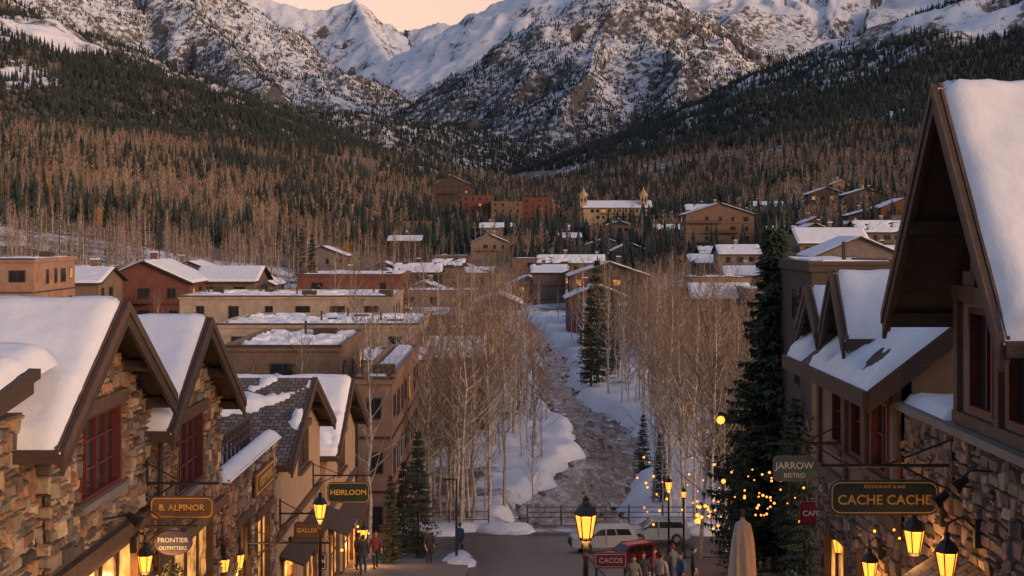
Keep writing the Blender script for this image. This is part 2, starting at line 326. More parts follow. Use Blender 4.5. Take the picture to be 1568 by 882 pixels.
def gable_x(par,xv,xb,y0,yr,y1,ze0,zr,ze1,roofm='timber',th=.14,cover=1.0,snowt=.24,seed=0):
    mb=MB(); s=1 if xb>xv else -1
    mb.slab((xv,y0,ze0),(xb,y0,ze0),(xb,yr,zr),(xv,yr,zr),th,0); mb.slab((xv,y1,ze1),(xb,y1,ze1),(xb,yr,zr),(xv,yr,zr),th,0)
    mb.obj('roof',[M[roofm]],par)
    mb=MB()
    for (ya,za) in ((y0,ze0),(y1,ze1)):
        for k,(o,h,w) in enumerate(((0,.42,.07),(.09,.3,.05))):
            X0=xv-s*(.07-o); X1=X0+s*w; e=.03+.02*k
            mb.hexa([(X0,ya,za-h),(X1,ya,za-h),(X1,yr,zr-h),(X0,yr,zr-h),(X0,ya,za+e),(X1,ya,za+e),(X1,yr,zr+e),(X0,yr,zr+e)],k)
        X0=xv-s*.1; X1=xv-s*.071; mb.hexa([(X0,ya,za-.16),(X1,ya,za-.16),(X1,yr,zr-.16),(X0,yr,zr-.16),(X0,ya,za+.04),(X1,ya,za+.04),(X1,yr,zr+.04),(X0,yr,zr+.04)],1)
        sg=1 if ya>yr else -1
        mb.box(min(xv,xb),max(xv,xb),min(ya,ya+sg*.06),max(ya,ya+sg*.06),za-.22,za+.0,0)
    for t in (.04,.5,.93):
        for (ya,za) in ((y0,ze0),(y1,ze1)):
            y=yr+(ya-yr)*t; z=zr+(za-zr)*t-th-.12; mb.box(min(xv,xv+s*1.4),max(xv,xv+s*1.4),y-.09,y+.09,z-.12,z+.1,0)
    mb.obj('barge_board',[M['timber'],M['timber2']],par)
    mb=MB(); o=-s*.02
    snow(mb,(xv+o,y0-.02,ze0),(xb,y0-.02,ze0),(xb,yr+.1,zr+.02),(xv+o,yr+.1,zr+.02),snowt,cover=cover,seed=seed)
    snow(mb,(xv+o,y1+.02,ze1),(xb,y1+.02,ze1),(xb,yr-.1,zr+.02),(xv+o,yr-.1,zr+.02),snowt,res=.3,cover=cover,seed=seed+1)
    mb.obj('roof_snow',[M['snow']],par,smooth=True)
SM=[M['timber2'],M['redframe'],M['glass'],M['concrete'],M['lit'],M['timber'],M['plaster']]
# ================= left stone lodge
lodge=empty('stone_lodge',(0,0,0)); W0=-7.9; P=LP(W0)
def roofA(u): return 7.55-.56*abs(u-27)
def roofB(u): return 6.75-.56*abs(u-34.5)
insA=lambda u,v: v<max(roofA(u) if u<31 else -9, roofB(u) if u>30.6 else -9)-.1
h1=(25.9,28.6,4.0,5.6); h2=(33.4,36.2,2.75,4.5); g1=(25.2,30.0,-.2,2.75); g2=(32.2,37.4,-1.5,1.6)
mb=MB(); stones(mb,P,24.25,38.5,-2.2,7.6,insA,[h1,h2,g1,g2,(24.2,31.3,2.75,3.1),(31.3,38.5,1.6,1.9)])
stones(mb,FP(24.25),-14,-7.84,0,6.3,lambda u,v:v<5.75,[]) ; mb.obj('stone_veneer',[M['stone']],lodge,col=True)
mb=MB()
def gwall(mb,x0,x1,y0,yr,y1,zb,ze0,zr,ze1,m=0):
    A=[(x0,y0,zb),(x0,y1,zb),(x0,y1,ze1),(x0,yr,zr),(x0,y0,ze0)]; B=[(x1,)+p[1:] for p in A]
    mb.add(A+B,[(0,1,2,3,4),(9,8,7,6,5),(0,5,6,1),(1,6,7,2),(2,7,8,3),(3,8,9,4),(4,9,5,0)],m)
gwall(mb,-18,W0-.16,24.27,27,31.2,-1,5.6,7.4,5.1); gwall(mb,-18,W0-.17,31.0,34.5,38.5,-3,4.8,6.6,4.5)
def backing(mb,P,u0,u1,v0,v1,top,holes,m=0,n=-.16):
    us=sorted(set([u0,u1]+[h[0] for h in holes]+[h[1] for h in holes]+list(np.arange(u0,u1,.4)))); us=[u for u in us if u0<=u<=u1]
    for a,b in zip(us[:-1],us[1:]):
        if b-a<1e-4: continue
        c=(a+b)/2; segs=[(v0,min(v1,top(c)))]
        for h in holes:
            if h[0]<=c<=h[1]:
                ns=[]
                for s,e in segs:
                    if h[2]>s: ns.append((s,min(e,h[2])))
                    if h[3]<e: ns.append((max(s,h[3]),e))
                segs=[(s,e) for s,e in ns if e>s]
        for s,e in segs: mb.lbox(P,a,b,s,e,n,-.001,m)
backing(mb,P,24.27,38.5,-2.5,8,lambda u:max(roofA(u) if u<31 else -9, roofB(u) if u>30.6 else -9)-.25,[h1,h2,g1,g2])
mb.obj('wall_core',[M['mortar']],lodge)
mb=MB()
window(mb,P,*h1,nx=4,ny=3,fm=1,gm=2,sm=(3,0)); window(mb,P,*h2,nx=4,ny=3,fm=1,gm=2,sm=(3,0))
window(mb,P,*g1,nx=4,ny=2,fm=0,gm=4,fw=.14); window(mb,P,*g2,nx=4,ny=2,fm=0,gm=4,fw=.14)
mb.lbox(P,24.2,31.2,2.78,3.08,-.02,.16,0); mb.lbox(P,31.35,38.5,1.62,1.9,-.02,.16,0)
mb.obj('windows',SM,lodge)
gable_x(lodge,-7.35,-18,23.1,27,30.9,5.45,7.65,5.45,seed=1); gable_x(lodge,-7.35,-18,30.6,34.5,38.9,4.7,6.9,4.4,seed=4)
mb=MB(); mb.tube([(-7.7,31.3,5.2),(-7.72,31.3,4.9),(-7.78,31.3,-.5)],[.06]*3,8); mb.tube([(-7.6,24.0,5.3),(-8.6,24.05,5.0),(-8.6,24.05,0)],[.06]*3,8); mb.obj('downspout',[M['timber']],lodge)
mb=MB(); mb.slab((-15,20.6,6.55),(-7.9,20.6,6.3),(-7.75,23.4,6.75),(-15,23.4,7.0),.16,0); mb.slab((-15,20.7,6.38),(-7.98,20.7,6.13),(-7.83,23.3,6.55),(-15,23.3,6.8),.2,0); mb.obj('side_roof',[M['timber']],lodge)
mb=MB(); snow(mb,(-15,20.6,6.6),(-7.95,20.6,6.34),(-7.8,24.6,6.8),(-15,24.6,7.05),.3,seed=8); mb.obj('side_roof_snow',[M['snow']],lodge,smooth=True)
mb=MB(); stones(mb,FP(21.2),-15,-8.1,0,6.1,lambda u,v:v<5.95,[]); stones(mb,LP(-8.12),21.22,24.2,0,6.1,lambda u,v:v<5.95,[]); mb.obj('side_wall_stone',[M['stone']],lodge,col=True)
mb=MB(); mb.box(-15,-8.13,21.21,24.2,-1,6.0); mb.obj('side_wall_core',[M['mortar']],lodge)
# ================= low stone shop + shingled shop
shop=empty('stone_shop'); P3=LP(-7.85)
hs=[(40.3,42.6,-1.9,.6),(43.4,45.9,-2.6,.2)]
mb=MB(); stones(mb,P3,38.7,47.2,-4.2,2.15,lambda u,v:True,hs,mul=1.1); mb.obj('stone_veneer',[M['stone']],shop,col=True)
mb=MB(); backing(mb,P3,38.7,47.2,-4.5,2.15,lambda u:99,hs); mb.box(-16,-8.02,38.8,47.2,-4.5,1.5); mb.obj('wall_core',[M['mortar']],shop)
mb=MB(); [window(mb,P3,*h,nx=3,ny=2,fm=0,gm=(4 if i else 2),fw=.13,sm=(3,0)) for i,h in enumerate(hs)]
for k in range(12): mb.box(-8.5-.05,-8.45,39+k*.62,39.05+k*.62,2.1,3.0,5)
for z in (2.45,2.7,2.98): mb.box(-8.54,-8.46,38.9,46.6,z,z+.06,5)
mb.obj('windows_and_railing',SM,shop)
mb=MB(); mb.box(-8.3,-7.68,38.7,47.2,2.152,2.25); mb.obj('parapet_cap',[M['concrete']],shop)
mb=MB(); snow(mb,(-8.35,38.6,2.25),(-7.64,38.6,2.25),(-7.64,47.2,2.25),(-8.35,47.2,2.25),.24,seed=3); snow(mb,(-16,38.8,1.55),(-8.5,38.8,1.55),(-8.5,47.1,1.55),(-16,47.1,1.55),.2,seed=5); mb.obj('parapet_snow',[M['snow']],shop,smooth=True)
def gabled_shop(name,y0,yr,y1,ze,zr,zb,wins,roofm,cover,seed,wallm,xv=-7.3):
    e=empty(name); Pq=LP(-7.85); hol=[w[:4] for w in wins]
    mb=MB(); backing(mb,Pq,y0+.3,y1-.3,zb,zr,lambda u:zr-(zr-ze)*abs(u-yr)/(yr-y0)-.2,hol,0,n=-.2)
    gwall(mb,-17,-8.06,y0+.3,yr,y1-.3,zb,ze-.05,zr-.25,ze-.05,0); mb.obj('walls',[M[wallm]],e)
    mb=MB()
    for w in wins: window(mb,Pq,*w[:4],nx=w[4],ny=w[5],fm=0,gm=w[6],sm=(0,0))
    mb.lbox(Pq,y0+.3,y1-.3,ze-2.6,ze-2.35,.0,.12,0)
    mb.slab((-7.8,y0+1,ze-3.2),(-7.8,y1-1,ze-3.2),(-7.0,y1-1,ze-3.5),(-7.0,y0+1,ze-3.5),.08,5)
    mb.obj('windows',SM,e); gable_x(e,xv,-17,y0,yr,y1,ze,zr,ze,roofm,cover=cover,seed=seed,snowt=.3); return e
gabled_shop('shingled_shop',46.9,52.6,58.4,1.3,3.6,-6.5,[(52.2,54.6,.2,1.6,2,2,2),(48.5,51.5,-4.5,-2.2,3,2,4),(53.5,57,-5.2,-2.4,3,2,4)],'shingle',.4,12,'stucco')
gabled_shop('gabled_shop',59.6,65.2,71.5,-.4,2.25,-8.5,[(64,66.5,-1.9,-.3,2,2,2),(61,64.4,-6.4,-4,3,2,4),(66,70,-7.2,-4.4,3,2,4)],'shingle',.8,17,'stucco')
# ================= right timber building
rb=empty('timber_and_stone_building'); PR=RP(7.5)
PALR=[(.32,.23,.18),(.26,.19,.155),(.44,.31,.22),(.2,.155,.13),(.37,.26,.2),(.48,.37,.27),(.3,.2,.15),(.15,.12,.1)]
hr=[(17.5,20.2,.2,3.0),(21.2,24.4,.2,2.9),(25.2,26.7,.1,2.7)]
mb=MB(); stones(mb,PR,16,27.2,-.6,5.62,lambda u,v:True,hr,pal=PALR); mb.obj('stone_veneer',[M['stone']],rb,col=True)
mb=MB(); backing(mb,PR,16,27.2,-1,5.62,lambda u:99,hr,n=-.2); mb.box(7.72,14,16,27.2,-1,5.6); mb.obj('wall_core',[M['mortar']],rb)
mb=MB(); mb.lbox(PR,15.9,27.3,5.622,5.76,-.6,.2,0); mb.obj('ledge',[M['concrete']],rb)
mb=MB(); snow(mb,(7.4,24.4,5.77),(9.2,24.4,5.77),(9.2,27.2,5.77),(7.4,27.2,5.77),.2,seed=2); mb.obj('ledge_snow',[M['snow']],rb,smooth=True)
mb=MB(); ws=[(22.35,23.55,6.05,7.75),(20.2,21.7,6.05,7.75),(18.2,19.6,6.05,7.75)]
PU=RP(7.6); backing(mb,PU,16,24.2,5.77,12,lambda u:10.75-1.27*abs(u-21.9) if u>18.9 else 7.6,ws,6,n=-.2)
gwall(mb,14,7.82,19.1,21.9,24.15,5.77,7.4,10.6,7.6,6)
for w in ws: window(mb,PU,*w,nx=2,ny=1,fm=1,gm=2)
for u_,t_ in ((24.08,7.9),(22.05,8),(19.9,8.3),(21.95,10.2)): mb.lbox(PU,u_-.1,u_+.1,5.78 if t_<9 else 8.0,t_,.003,.1,0)
mb.lbox(PU,16,24.2,7.85,8.1,.004,.13,0); mb.lbox(PU,16,24.2,5.78,5.98,.004,.12,0)
for sg in (-1,1): mb.hexa([PU(21.9+sg*.1,9.9,.005),PU(21.9+sg*.3,9.9,.005),PU(21.9+sg*1.5,8.1,.005),PU(21.9+sg*1.25,8.1,.005),PU(21.9+sg*.1,9.9,.09),PU(21.9+sg*.3,9.9,.09),PU(21.9+sg*1.5,8.1,.09),PU(21.9+sg*1.25,8.1,.09)],0)
window(mb,PR,*hr[0],nx=3,ny=2,fm=0,gm=4); window(mb,PR,*hr[1],nx=3,ny=2,fm=0,gm=4); window(mb,PR,*hr[2],nx=1,ny=2,fm=0,gm=4)
mb.lbox(PR,17,24.8,3.0,3.25,.0,.14,0)
mb.obj('upper_storey',SM,rb)
gable_x(rb,6.55,15,18.9,21.9,24.9,7.55,11.25,7.55,'timber',th=.2,seed=21,snowt=.3)
mb=MB()
for k in range(6): y=20.4+k*.75; mb.tube([(6.25,y,2.75),(7.5,y,3.55)],[.06,.06],4,0)
mb.slab((6.3,20.3,2.95),(7.5,20.3,3.7),(7.5,24.2,3.7),(6.3,24.2,2.95),.05,1); mb.tube([(6.35,22,2.8),(7.45,22,2.0)],[.08,.08],6,0); mb.obj('canopy',[M['timber2'],M['shingle']],rb)
r2=empty('dormered_building'); 
hb=[(28.3,29.6,4.1,5.6),(30.3,31.4,4.1,5.6),(32.1,33.2,4.1,5.6)]; hg=[(28.2,30.8,-.4,2.2),(31.6,34,-.9,2.0)]
mb=MB(); stones(mb,PR,27.4,34.7,-2,3.3,lambda u,v:True,hg,pal=PALR); mb.obj('stone_veneer',[M['stone']],r2,col=True)
mb=MB(); backing(mb,PR,27.4,34.7,-2,3.3,lambda u:99,hg,n=-.2); mb.box(7.72,16,27.45,34.7,-2.5,3.3); mb.obj('wall_core',[M['mortar']],r2)
mb=MB(); backing(mb,PR,27.4,34.7,3.3,6.2,lambda u:99,hb,6,n=-.2)
mb.add([(7.5,27.4,3.3),(12.5,27.4,3.3),(12.5,27.4,6),(10,27.4,8.25),(7.5,27.4,6.35)],[(0,1,2,3,4)],6); mb.add([(7.5,34.7,3.3),(12.5,34.7,3.3),(12.5,34.7,6),(10,34.7,8.25),(7.5,34.7,6.35)],[(0,1,2,3,4)],6)
for w in hb: window(mb,PR,*w,nx=2,ny=2,fm=1,gm=2,sm=(0,0))
for w in hg: window(mb,PR,*w,nx=3,ny=2,fm=0,gm=4)
for u_ in (27.5,30,31.8,34.5): mb.lbox(PR,u_-.12,u_+.12,3.3,6.1,.003,.1,0)
mb.lbox(PR,27.4,34.7,3.2,3.45,.0,.14,0); mb.obj('walls_and_windows',SM,r2)
mb=MB(); ze=5.95; zr=8.45
mb.slab((6.75,27.0,ze),(6.75,35.1,ze),(10,35.1,zr),(10,27.0,zr),.16,0); mb.slab((13.25,27.0,ze),(13.25,35.1,ze),(10,35.1,zr),(10,27.0,zr),.16,0)
for xa in (6.75,13.25):
    mb.hexa([(xa,26.93,ze-.4),(10,26.93,zr-.4),(10,27.0,zr-.4),(xa,27.0,ze-.4),(xa,26.93,ze+.04),(10,26.93,zr+.04),(10,27.0,zr+.04),(xa,27.0,ze+.04)],0)
mb.box(6.66,6.745,27,35.1,ze-.3,ze+.02,0)
for k in range(9): y=27.5+k*.9; mb.hexa([(6.8,y-.06,ze-.3),(7.6,y-.06,ze+.3),(7.6,y+.06,ze+.3),(6.8,y+.06,ze-.3),(6.8,y-.06,ze-.16),(7.6,y-.06,ze+.45),(7.6,y+.06,ze+.45),(6.8,y+.06,ze-.16)],0)
mb.obj('roof',[M['timber']],r2)
mb=MB(); snow(mb,(6.72,27.0,ze+.02),(6.72,35.1,ze+.02),(10.1,35.1,zr+.1),(10.1,27.0,zr+.1),.22,cover=.55,seed=33); mb.obj('roof_snow',[M['snow']],r2,smooth=True)
for yc,zt in ((31.0,8.15),(33.6,7.7)):
    d=empty('dormer'); d.parent=r2; mb=MB(); gwall(mb,7.45,10.5,yc-.85,yc,yc+.85,6.2,6.8,zt-.2,6.8,0); mb.obj('dormer_wall',[M['timber']],d)
    gable_x(d,7.0,10.6,yc-1.15,yc,yc+1.15,6.75,zt,6.75,seed=int(yc),th=.1,snowt=.2)
    mb=MB(); window(mb,RP(7.43),yc-.4,yc+.4,6.45,7.2,nx=2,ny=1,fm=0,gm=2,depth=-.01); mb.obj('dormer_window',SM,d)
# ---------------------------------------------------------------- other town buildings
EXC=[(-19,-2.5,15,80),(4.2,17,12,80),(-46,60,79,90)]
WALLS={'brown':(.23,.145,.105),'beige':(.48,.37,.28),'red':(.2,.075,.06),'orange':(.4,.23,.155),'grey':(.2,.165,.155),'yellow':(.58,.41,.23),'dark':(.09,.066,.056),'tan':(.33,.235,.175)}
for k,c in WALLS.items(): M['w_'+k]=mat('wall_'+k,c,tuple(x*.6 for x in c),.9,.9,.4,.05)
def bld(name,x0,x1,y,dep,zt,kind='flat',col='brown',rise=None,snowc=.95,st=3.2,ax='x',lit=.1,clear=1):
    zb=min(Hs(x0,y),Hs(x1,y),Hs((x0+x1)/2,y+dep/2))-1.2; w=x1-x0; mb=MB(); e=.7 if kind!='flat' else .35
    EXC.append((x0-1.5,x1+1.5,y-(4 if y<250 else y*.05)*clear,y+dep+1))
    mb.box(x0,x1,y,y+dep,zb,zt,0)
    if kind=='flat':
        for a in ((x0-.15,x1+.15,y-.15,y+.12),(x0-.15,x1+.15,y+dep-.12,y+dep+.15),(x0-.15,x0+.12,y+.12,y+dep-.12),(x1-.12,x1+.15,y+.12,y+dep-.12)): mb.box(*a,zt+.003,zt+.45,0)
        mb.box(x0-.2,x1+.2,y-.22,y-.155,zt+.3,zt+.46,3)
    else:
        r=rise or min(w,dep)*.24
        if ax=='x':
            ym=y+dep/2; mb.slab((x0-e,y-e,zt-.1),(x1+e,y-e,zt-.1),(x1+e,ym,zt+r),(x0-e,ym,zt+r),.2,3); mb.slab((x0-e,y+dep+e,zt-.1),(x1+e,y+dep+e,zt-.1),(x1+e,ym,zt+r),(x0-e,ym,zt+r),.2,3)
            for X in (x0+.01,x1-.01): mb.add([(X,y,zt),(X,y+dep,zt),(X,ym,zt+r-.2)],[(0,1,2)],0)
        else:
            xm=(x0+x1)/2; mb.slab((x0-e,y-e,zt-.1),(x0-e,y+dep+e,zt-.1),(xm,y+dep+e,zt+r),(xm,y-e,zt+r),.25,3); mb.slab((x1+e,y-e,zt-.1),(x1+e,y+dep+e,zt-.1),(xm,y+dep+e,zt+r),(xm,y-e,zt+r),.25,3)
            for Yy in (y+.01,y+dep-.01): mb.add([(x0,Yy,zt),(x1,Yy,zt),(xm,Yy,zt+r-.25)],[(0,1,2)],0)
    nf=max(1,int((zt-zb-1.5)/st))
    def wl(P,a,b,main=False):
        n=max(1,int((b-a)/random.choice((2.6,3.2,3.8)))); s=(b-a)/n
        for f in range(nf):
            v=zt-.9-f*st; mb.lbox(P,a-.3,b+.3,v-2.35,v-2.2,.0,.06,3)
            if main and kind!='flat' and random.random()<.5:
                q0=a+random.uniform(0,.3)*(b-a); q1=q0+.5*(b-a); mb.lbox(P,q0,q1,v-2.2,v-2.08,.07,1.2,3); mb.lbox(P,q0,q1,v-1.25,v-1.17,1.1,1.2,3)
                for t in np.arange(q0,q1,.45): mb.lbox(P,t,t+.07,v-2.08,v-1.25,1.12,1.18,3)
            for i in range(n):
                if random.random()<.15: continue
                uu=a+s*(i+.5)+random.uniform(-.15,.15); ww_=min(s*.3,random.choice((.4,.55,.8))); hh=random.choice((1.1,1.4,1.4)); g=2 if random.random()<lit else 1
                mb.lbox(P,uu-ww_-.08,uu+ww_+.08,v-hh-.1,v+.08,.0,.05,3); mb.lbox(P,uu-ww_,uu+ww_,v-hh,v,.01,.07,g); mb.lbox(P,uu-.03,uu+.03,v-hh,v,.02,.09,3)
    wl(FP(y),x0+.4,x1-.4,True); wl(LP(x1),y+.4,y+dep-.4); wl(RP(x0),y+.4,y+dep-.4)
    if kind=='flat':
        for i in range(max(1,int(w/6))):
            xx=random.uniform(x0+1,x1-2); yy=random.uniform(y+1,y+dep-2); hh=random.uniform(.5,1.1); mb.box(xx,xx+random.uniform(.8,1.8),yy,yy+1.1,zt+.1,zt+hh,3)
            mb.tube([(xx-.6,yy,zt),(xx-.6,yy,zt+1.3)],[.1,.1],6,3)
    elif random.random()<.7: xx=x0+w*random.uniform(.2,.7); mb.box(xx,xx+.9,y+dep*.55,y+dep*.55+.9,zt,zt+r+1.0,0); mb.box(xx-.1,xx+1,y+dep*.55-.1,y+dep*.55+1,zt+r+1.0,zt+r+1.15,4)
    res=max(.35,y/450)
    if kind=='flat': snow(mb,(x0+.12,y+.12,zt+.16),(x1-.12,y+.12,zt+.16),(x1-.12,y+dep-.12,zt+.16),(x0+.12,y+dep-.12,zt+.16),.3,res=res*1.4,cover=snowc,m=4,bury=.25,seed=x0)
    elif ax=='x': snow(mb,(x0-e,y-e,zt-.08),(x1+e,y-e,zt-.08),(x1+e,ym,zt+r+.02),(x0-e,ym,zt+r+.02),.2,res=res,cover=snowc,m=4,seed=x0)
    else:
        snow(mb,(x0-e,y-e,zt-.08),(x0-e,y+dep+e,zt-.08),(xm,y+dep+e,zt+r+.02),(xm,y-e,zt+r+.02),.2,res=res,cover=snowc,m=4,seed=x0); snow(mb,(x1+e,y-e,zt-.08),(x1+e,y+dep+e,zt-.08),(xm,y+dep+e,zt+r+.02),(xm,y-e,zt+r+.02),.2,res=res,cover=snowc,m=4,seed=x0)
    return mb.obj(name,[M['w_'+col],M['glass'],M['lit'],M['timber'],M['snow']])
def pb(name,p0,p1,py,Y,dep,**k): return bld(name,bx(p0,Y),bx(p1,Y),Y,dep,bz(py,Y),**k)
pb('brick_commercial_building',548,600,588,84,24,kind='flat',col='orange',lit=.12)
pb('stone_commercial_building',345,520,538,98,16,kind='flat',col='brown',snowc=.5)
pb('flat_roof_shop',525,650,560,116,14,kind='flat',col='tan')
pb('beige_flat_roof_building',330,640,502,138,18,kind='flat',col='beige',snowc=.5)
pb('beige_flat_roof_building',275,600,458,172,18,kind='flat',col='beige',snowc=.55)
pb('flat_roof_shop',640,735,545,150,12,kind='gable',col='brown')
pb('red_brick_building',455,615,424,215,18,kind='flat',col='red',snowc=.7)
pb('wooden_house',150,290,432,205,14,kind='gable',col='red',ax='y')
pb('wooden_house',300,390,430,215,12,kind='gable',col='brown')
pb('stone_commercial_building',-40,52,402,150,14,kind='flat',col='orange')
pb('wooden_house',60,150,432,190,12,kind='gable',col='brown')
pb('brown_office_building',1243,1400,416,62,12,kind='flat',col='dark')
pb('chalet',1050,1155,328,470,16,kind='gable',col='brown',ax='y')
pb('wooden_house',1250,1385,392,240,14,kind='gable',col='grey',ax='y')
pb('wooden_house',1225,1330,372,300,14,kind='gable',col='brown')
pb('wooden_house',1060,1150,428,240,12,kind='flat',col='tan')
pb('wooden_house',1150,1240,448,190,12,kind='flat',col='grey')
pb('wooden_house',1065,1150,456,200,12,kind='gable',col='brown')
pb('mountain_lodge',664,720,282,880,22,kind='gable',col='dark',ax='y',snowc=.6,clear=.3)
pb('brick_hotel',707,752,300,760,18,kind='flat',col='red',clear=.3); pb('brick_hotel',752,800,309,745,18,kind='flat',col='brown',clear=.3)
pb('brick_hotel',800,842,303,760,18,kind='flat',col='red',clear=.3)
pb('yellow_hotel',893,998,318,700,16,kind='gable',col='yellow',lit=.2,snowc=.85,clear=.3)
mb=MB()
for p_ in (893,985):
    X=bx(p_,705); zz=bz(300,705); mb.box(X-1.7,X+1.7,701.5,705,0,zz,0); mb.lathe((X,703.3,zz),[(2.6,0),(1.6,1.4),(.8,2.2),(.1,4.4)],8,0)
    for k in (-1,1): mb.box(X+k*.8-.35,X+k*.8+.35,701.4,701.5,zz-3,zz-1,1)
mb.obj('clock_tower',[M['w_yellow'],M['glass']])
zones=[((60,480),(200,330),14),((450,880),(260,430),22),((1040,1400),(270,480),20),((560,900),(440,680),12),((900,1330),(430,660),18),((0,200),(180,260),5),((1000,1380),(200,290),8),((620,900),(190,270),6)]
random.seed(23)
for (pa,pz),(ya,yz),cnt in zones:
    got=0
    for k in range(200):
        if got>=cnt: break
        Y=random.uniform(ya,yz); px=random.uniform(pa,pz); X=bx(px,Y); w=random.uniform(7,18)
        if any(X+w>e[0]-2.5 and X<e[1]+2.5 and Y+13>e[2] and Y<e[3] for e in EXC) or abs(X+w/2-np.interp(Y,RY,RXc))<w/2+5 and Y<320: continue
        got+=1; zt=Hs(X+w/2,Y)+random.choice((3.2,4,4.8,6.4,7.4))
        bld(random.choice(['wooden_house','chalet','townhouse']),X,X+w,Y,random.uniform(9,14),zt,kind=random.choice(['gable','gable','gable','flat']),col=random.choice(['brown','red','tan','grey','orange','dark','brown','dark']),ax=random.choice('xy'),snowc=random.uniform(.55,.95),clear=.5)
# ---------------------------------------------------------------- trees
def aspen(name,h,seed,nb,nt_,ns,tw,mats=('bark','twig')):
    R=random.Random(seed); mb=MB(); r0=.0095*h; pts=[];x=y=0
    for i in range(9):
        t=i/8; pts.append(Vector((x,y,h*t))); x+=R.uniform(-.014,.014)*h; y+=R.uniform(-.014,.014)*h
    pts[0].z=-.6; mb.tube(pts,[max(.012,r0*(1-.9*i/8))*(1 if tw<3 else 1.5) for i in range(9)],6 if ns>1 else 4,0,cap=False)
    def at(t):
        k=min(7.999,t*8); i=int(k); return pts[i].lerp(pts[i+1],k-i)
    def blade(p,d,l,w):
        s=d.cross(Vector((R.uniform(-1,1),R.uniform(-1,1),R.uniform(-1,1)))).normalized()*w; mb.add([p-s,p+s,p+d*l],[(0,1,2)],1)
    for b in range(nb):
        t=.28+.7*(b/nb)**.85; az=b*2.4+R.uniform(-.5,.5); el=R.uniform(.4,1.05); L=h*(.25*(1-t)**.55+.03)*R.uniform(.6,1.3)
        o=at(t); d=Vector((math.cos(az)*math.cos(el),math.sin(az)*math.cos(el),math.sin(el))); q=[o]
        for k in range(3): d=(d+Vector((R.uniform(-.15,.15),R.uniform(-.15,.15),.14))).normalized(); q.append(q[-1]+d*L/3)
        rb=max(.018,r0*.35*(1-t)+.012)*tw; mb.tube(q,[rb,rb*.7,rb*.45,rb*.15],3,0 if (ns>1 and b<nb*.5) else 1,cap=False)
        for s in range(nt_):
            k=R.uniform(.2,1)*2.999; i=int(k); p=q[i].lerp(q[i+1],k-i); dd_=(q[i+1]-q[i]).normalized()+Vector((R.uniform(-.8,.8),R.uniform(-.8,.8),R.uniform(-.1,.7))); dd_.normalize()
            l=L*R.uniform(.22,.5)+.15; blade(p,dd_,l,.012*tw)
            for s2 in range(ns):
                p2=p+dd_*l*R.uniform(.3,.9); d2=(dd_+Vector((R.uniform(-.8,.8),R.uniform(-.8,.8),R.uniform(-.3,.6)))).normalized(); blade(p2,d2,l*.55,.009*tw)
    if mats[1]=='yleaf':
        for i in range(500):
            p=at(R.uniform(.4,1))+Vector((R.gauss(0,1),R.gauss(0,1),R.gauss(0,.8)))*h*.07; mb.add([p+Vector((R.uniform(-1,1),R.uniform(-1,1),R.uniform(-1,1)))*.12 for _ in range(3)],[(0,1,2)],1)
    return mb.mesh(name,[M[mats[0]],M[mats[1]]])
def spruce(name,h,seed,nw,nbr,ncard,wid=.17,far=False):
    R=random.Random(seed); mb=MB(); mb.tube([(0,0,-.6),(0,0,h*.5),(0,0,h*.97)],[.014*h,.008*h,.002*h],6,1,cap=False)
    for w in range(nw):
        t=(w+R.random()*.6)/nw; z=h*(.06+.92*t); Lm=h*wid*((1-t)**.8)*(1 if t>.08 else .8)+.1
        for b in range(max(4,int(nbr*(1-t*.4)))):
            az=R.uniform(0,6.283); L=Lm*R.uniform(.55,1.2); dr=R.uniform(.12,.45); c,s=math.cos(az),math.sin(az)
            for k in range(ncard):
                f=(k+R.random())/ncard; r=L*(.12+.88*f); zz=z-dr*r+.22*L*f*f+R.uniform(-.05,.05)
                sz=(h*.028)*(1.15-.5*f)*R.uniform(.7,1.3); si=R.choice((-1,1)); ww_=sz*R.uniform(.5,1.1)
                p=Vector((c*r,s*r,zz)); o=Vector((c*sz+-s*si*ww_,s*sz+c*si*ww_,-sz*R.uniform(.1,.7))); n=Vector((-s*sz*.28,c*sz*.28,R.uniform(-.1,.1)*sz))
                mb.add([p-n,p+n,p+o*1.1],[(0,1,2)],0)
                mb.add([p,p+Vector((c*sz*.5,s*sz*.5,0))+n,p+Vector((c*sz*.3,s*sz*.3,-sz*.8))],[(0,1,2)],0)
    mb.tube([(0,0,h*.93),(0,0,h*1.01)],[.012*h,.001],4,0,cap=False)
    return mb.mesh(name,[M['needlefar' if far else 'needle'],M['trunk']])
def conelod(name,h,seed):
    R=random.Random(seed); mb=MB(); k=5
    for i in range(k):
        t=i/k; z0=h*(.05+.9*t); n=5; r=h*.17*(1-t)**.9; vs=[(0,0,z0+h*.34*(1-t*.4))]
        for j in range(n*2):
            a=math.pi*j/n+i; rr=r*(1.15 if j%2 else .6)*R.uniform(.8,1.2); vs.append((rr*math.cos(a),rr*math.sin(a),z0-(.03*h if j%2 else 0)))
        mb.add(vs,[(0,1+j,1+(j+1)%(2*n)) for j in range(2*n)],0)
    return mb.mesh(name,[M['needlefar']])
def coll(name,meshes):
    c=bpy.data.collections.new(name)
    for m_ in meshes: c.objects.link(bpy.data.objects.new(m_.name,m_))
    return c
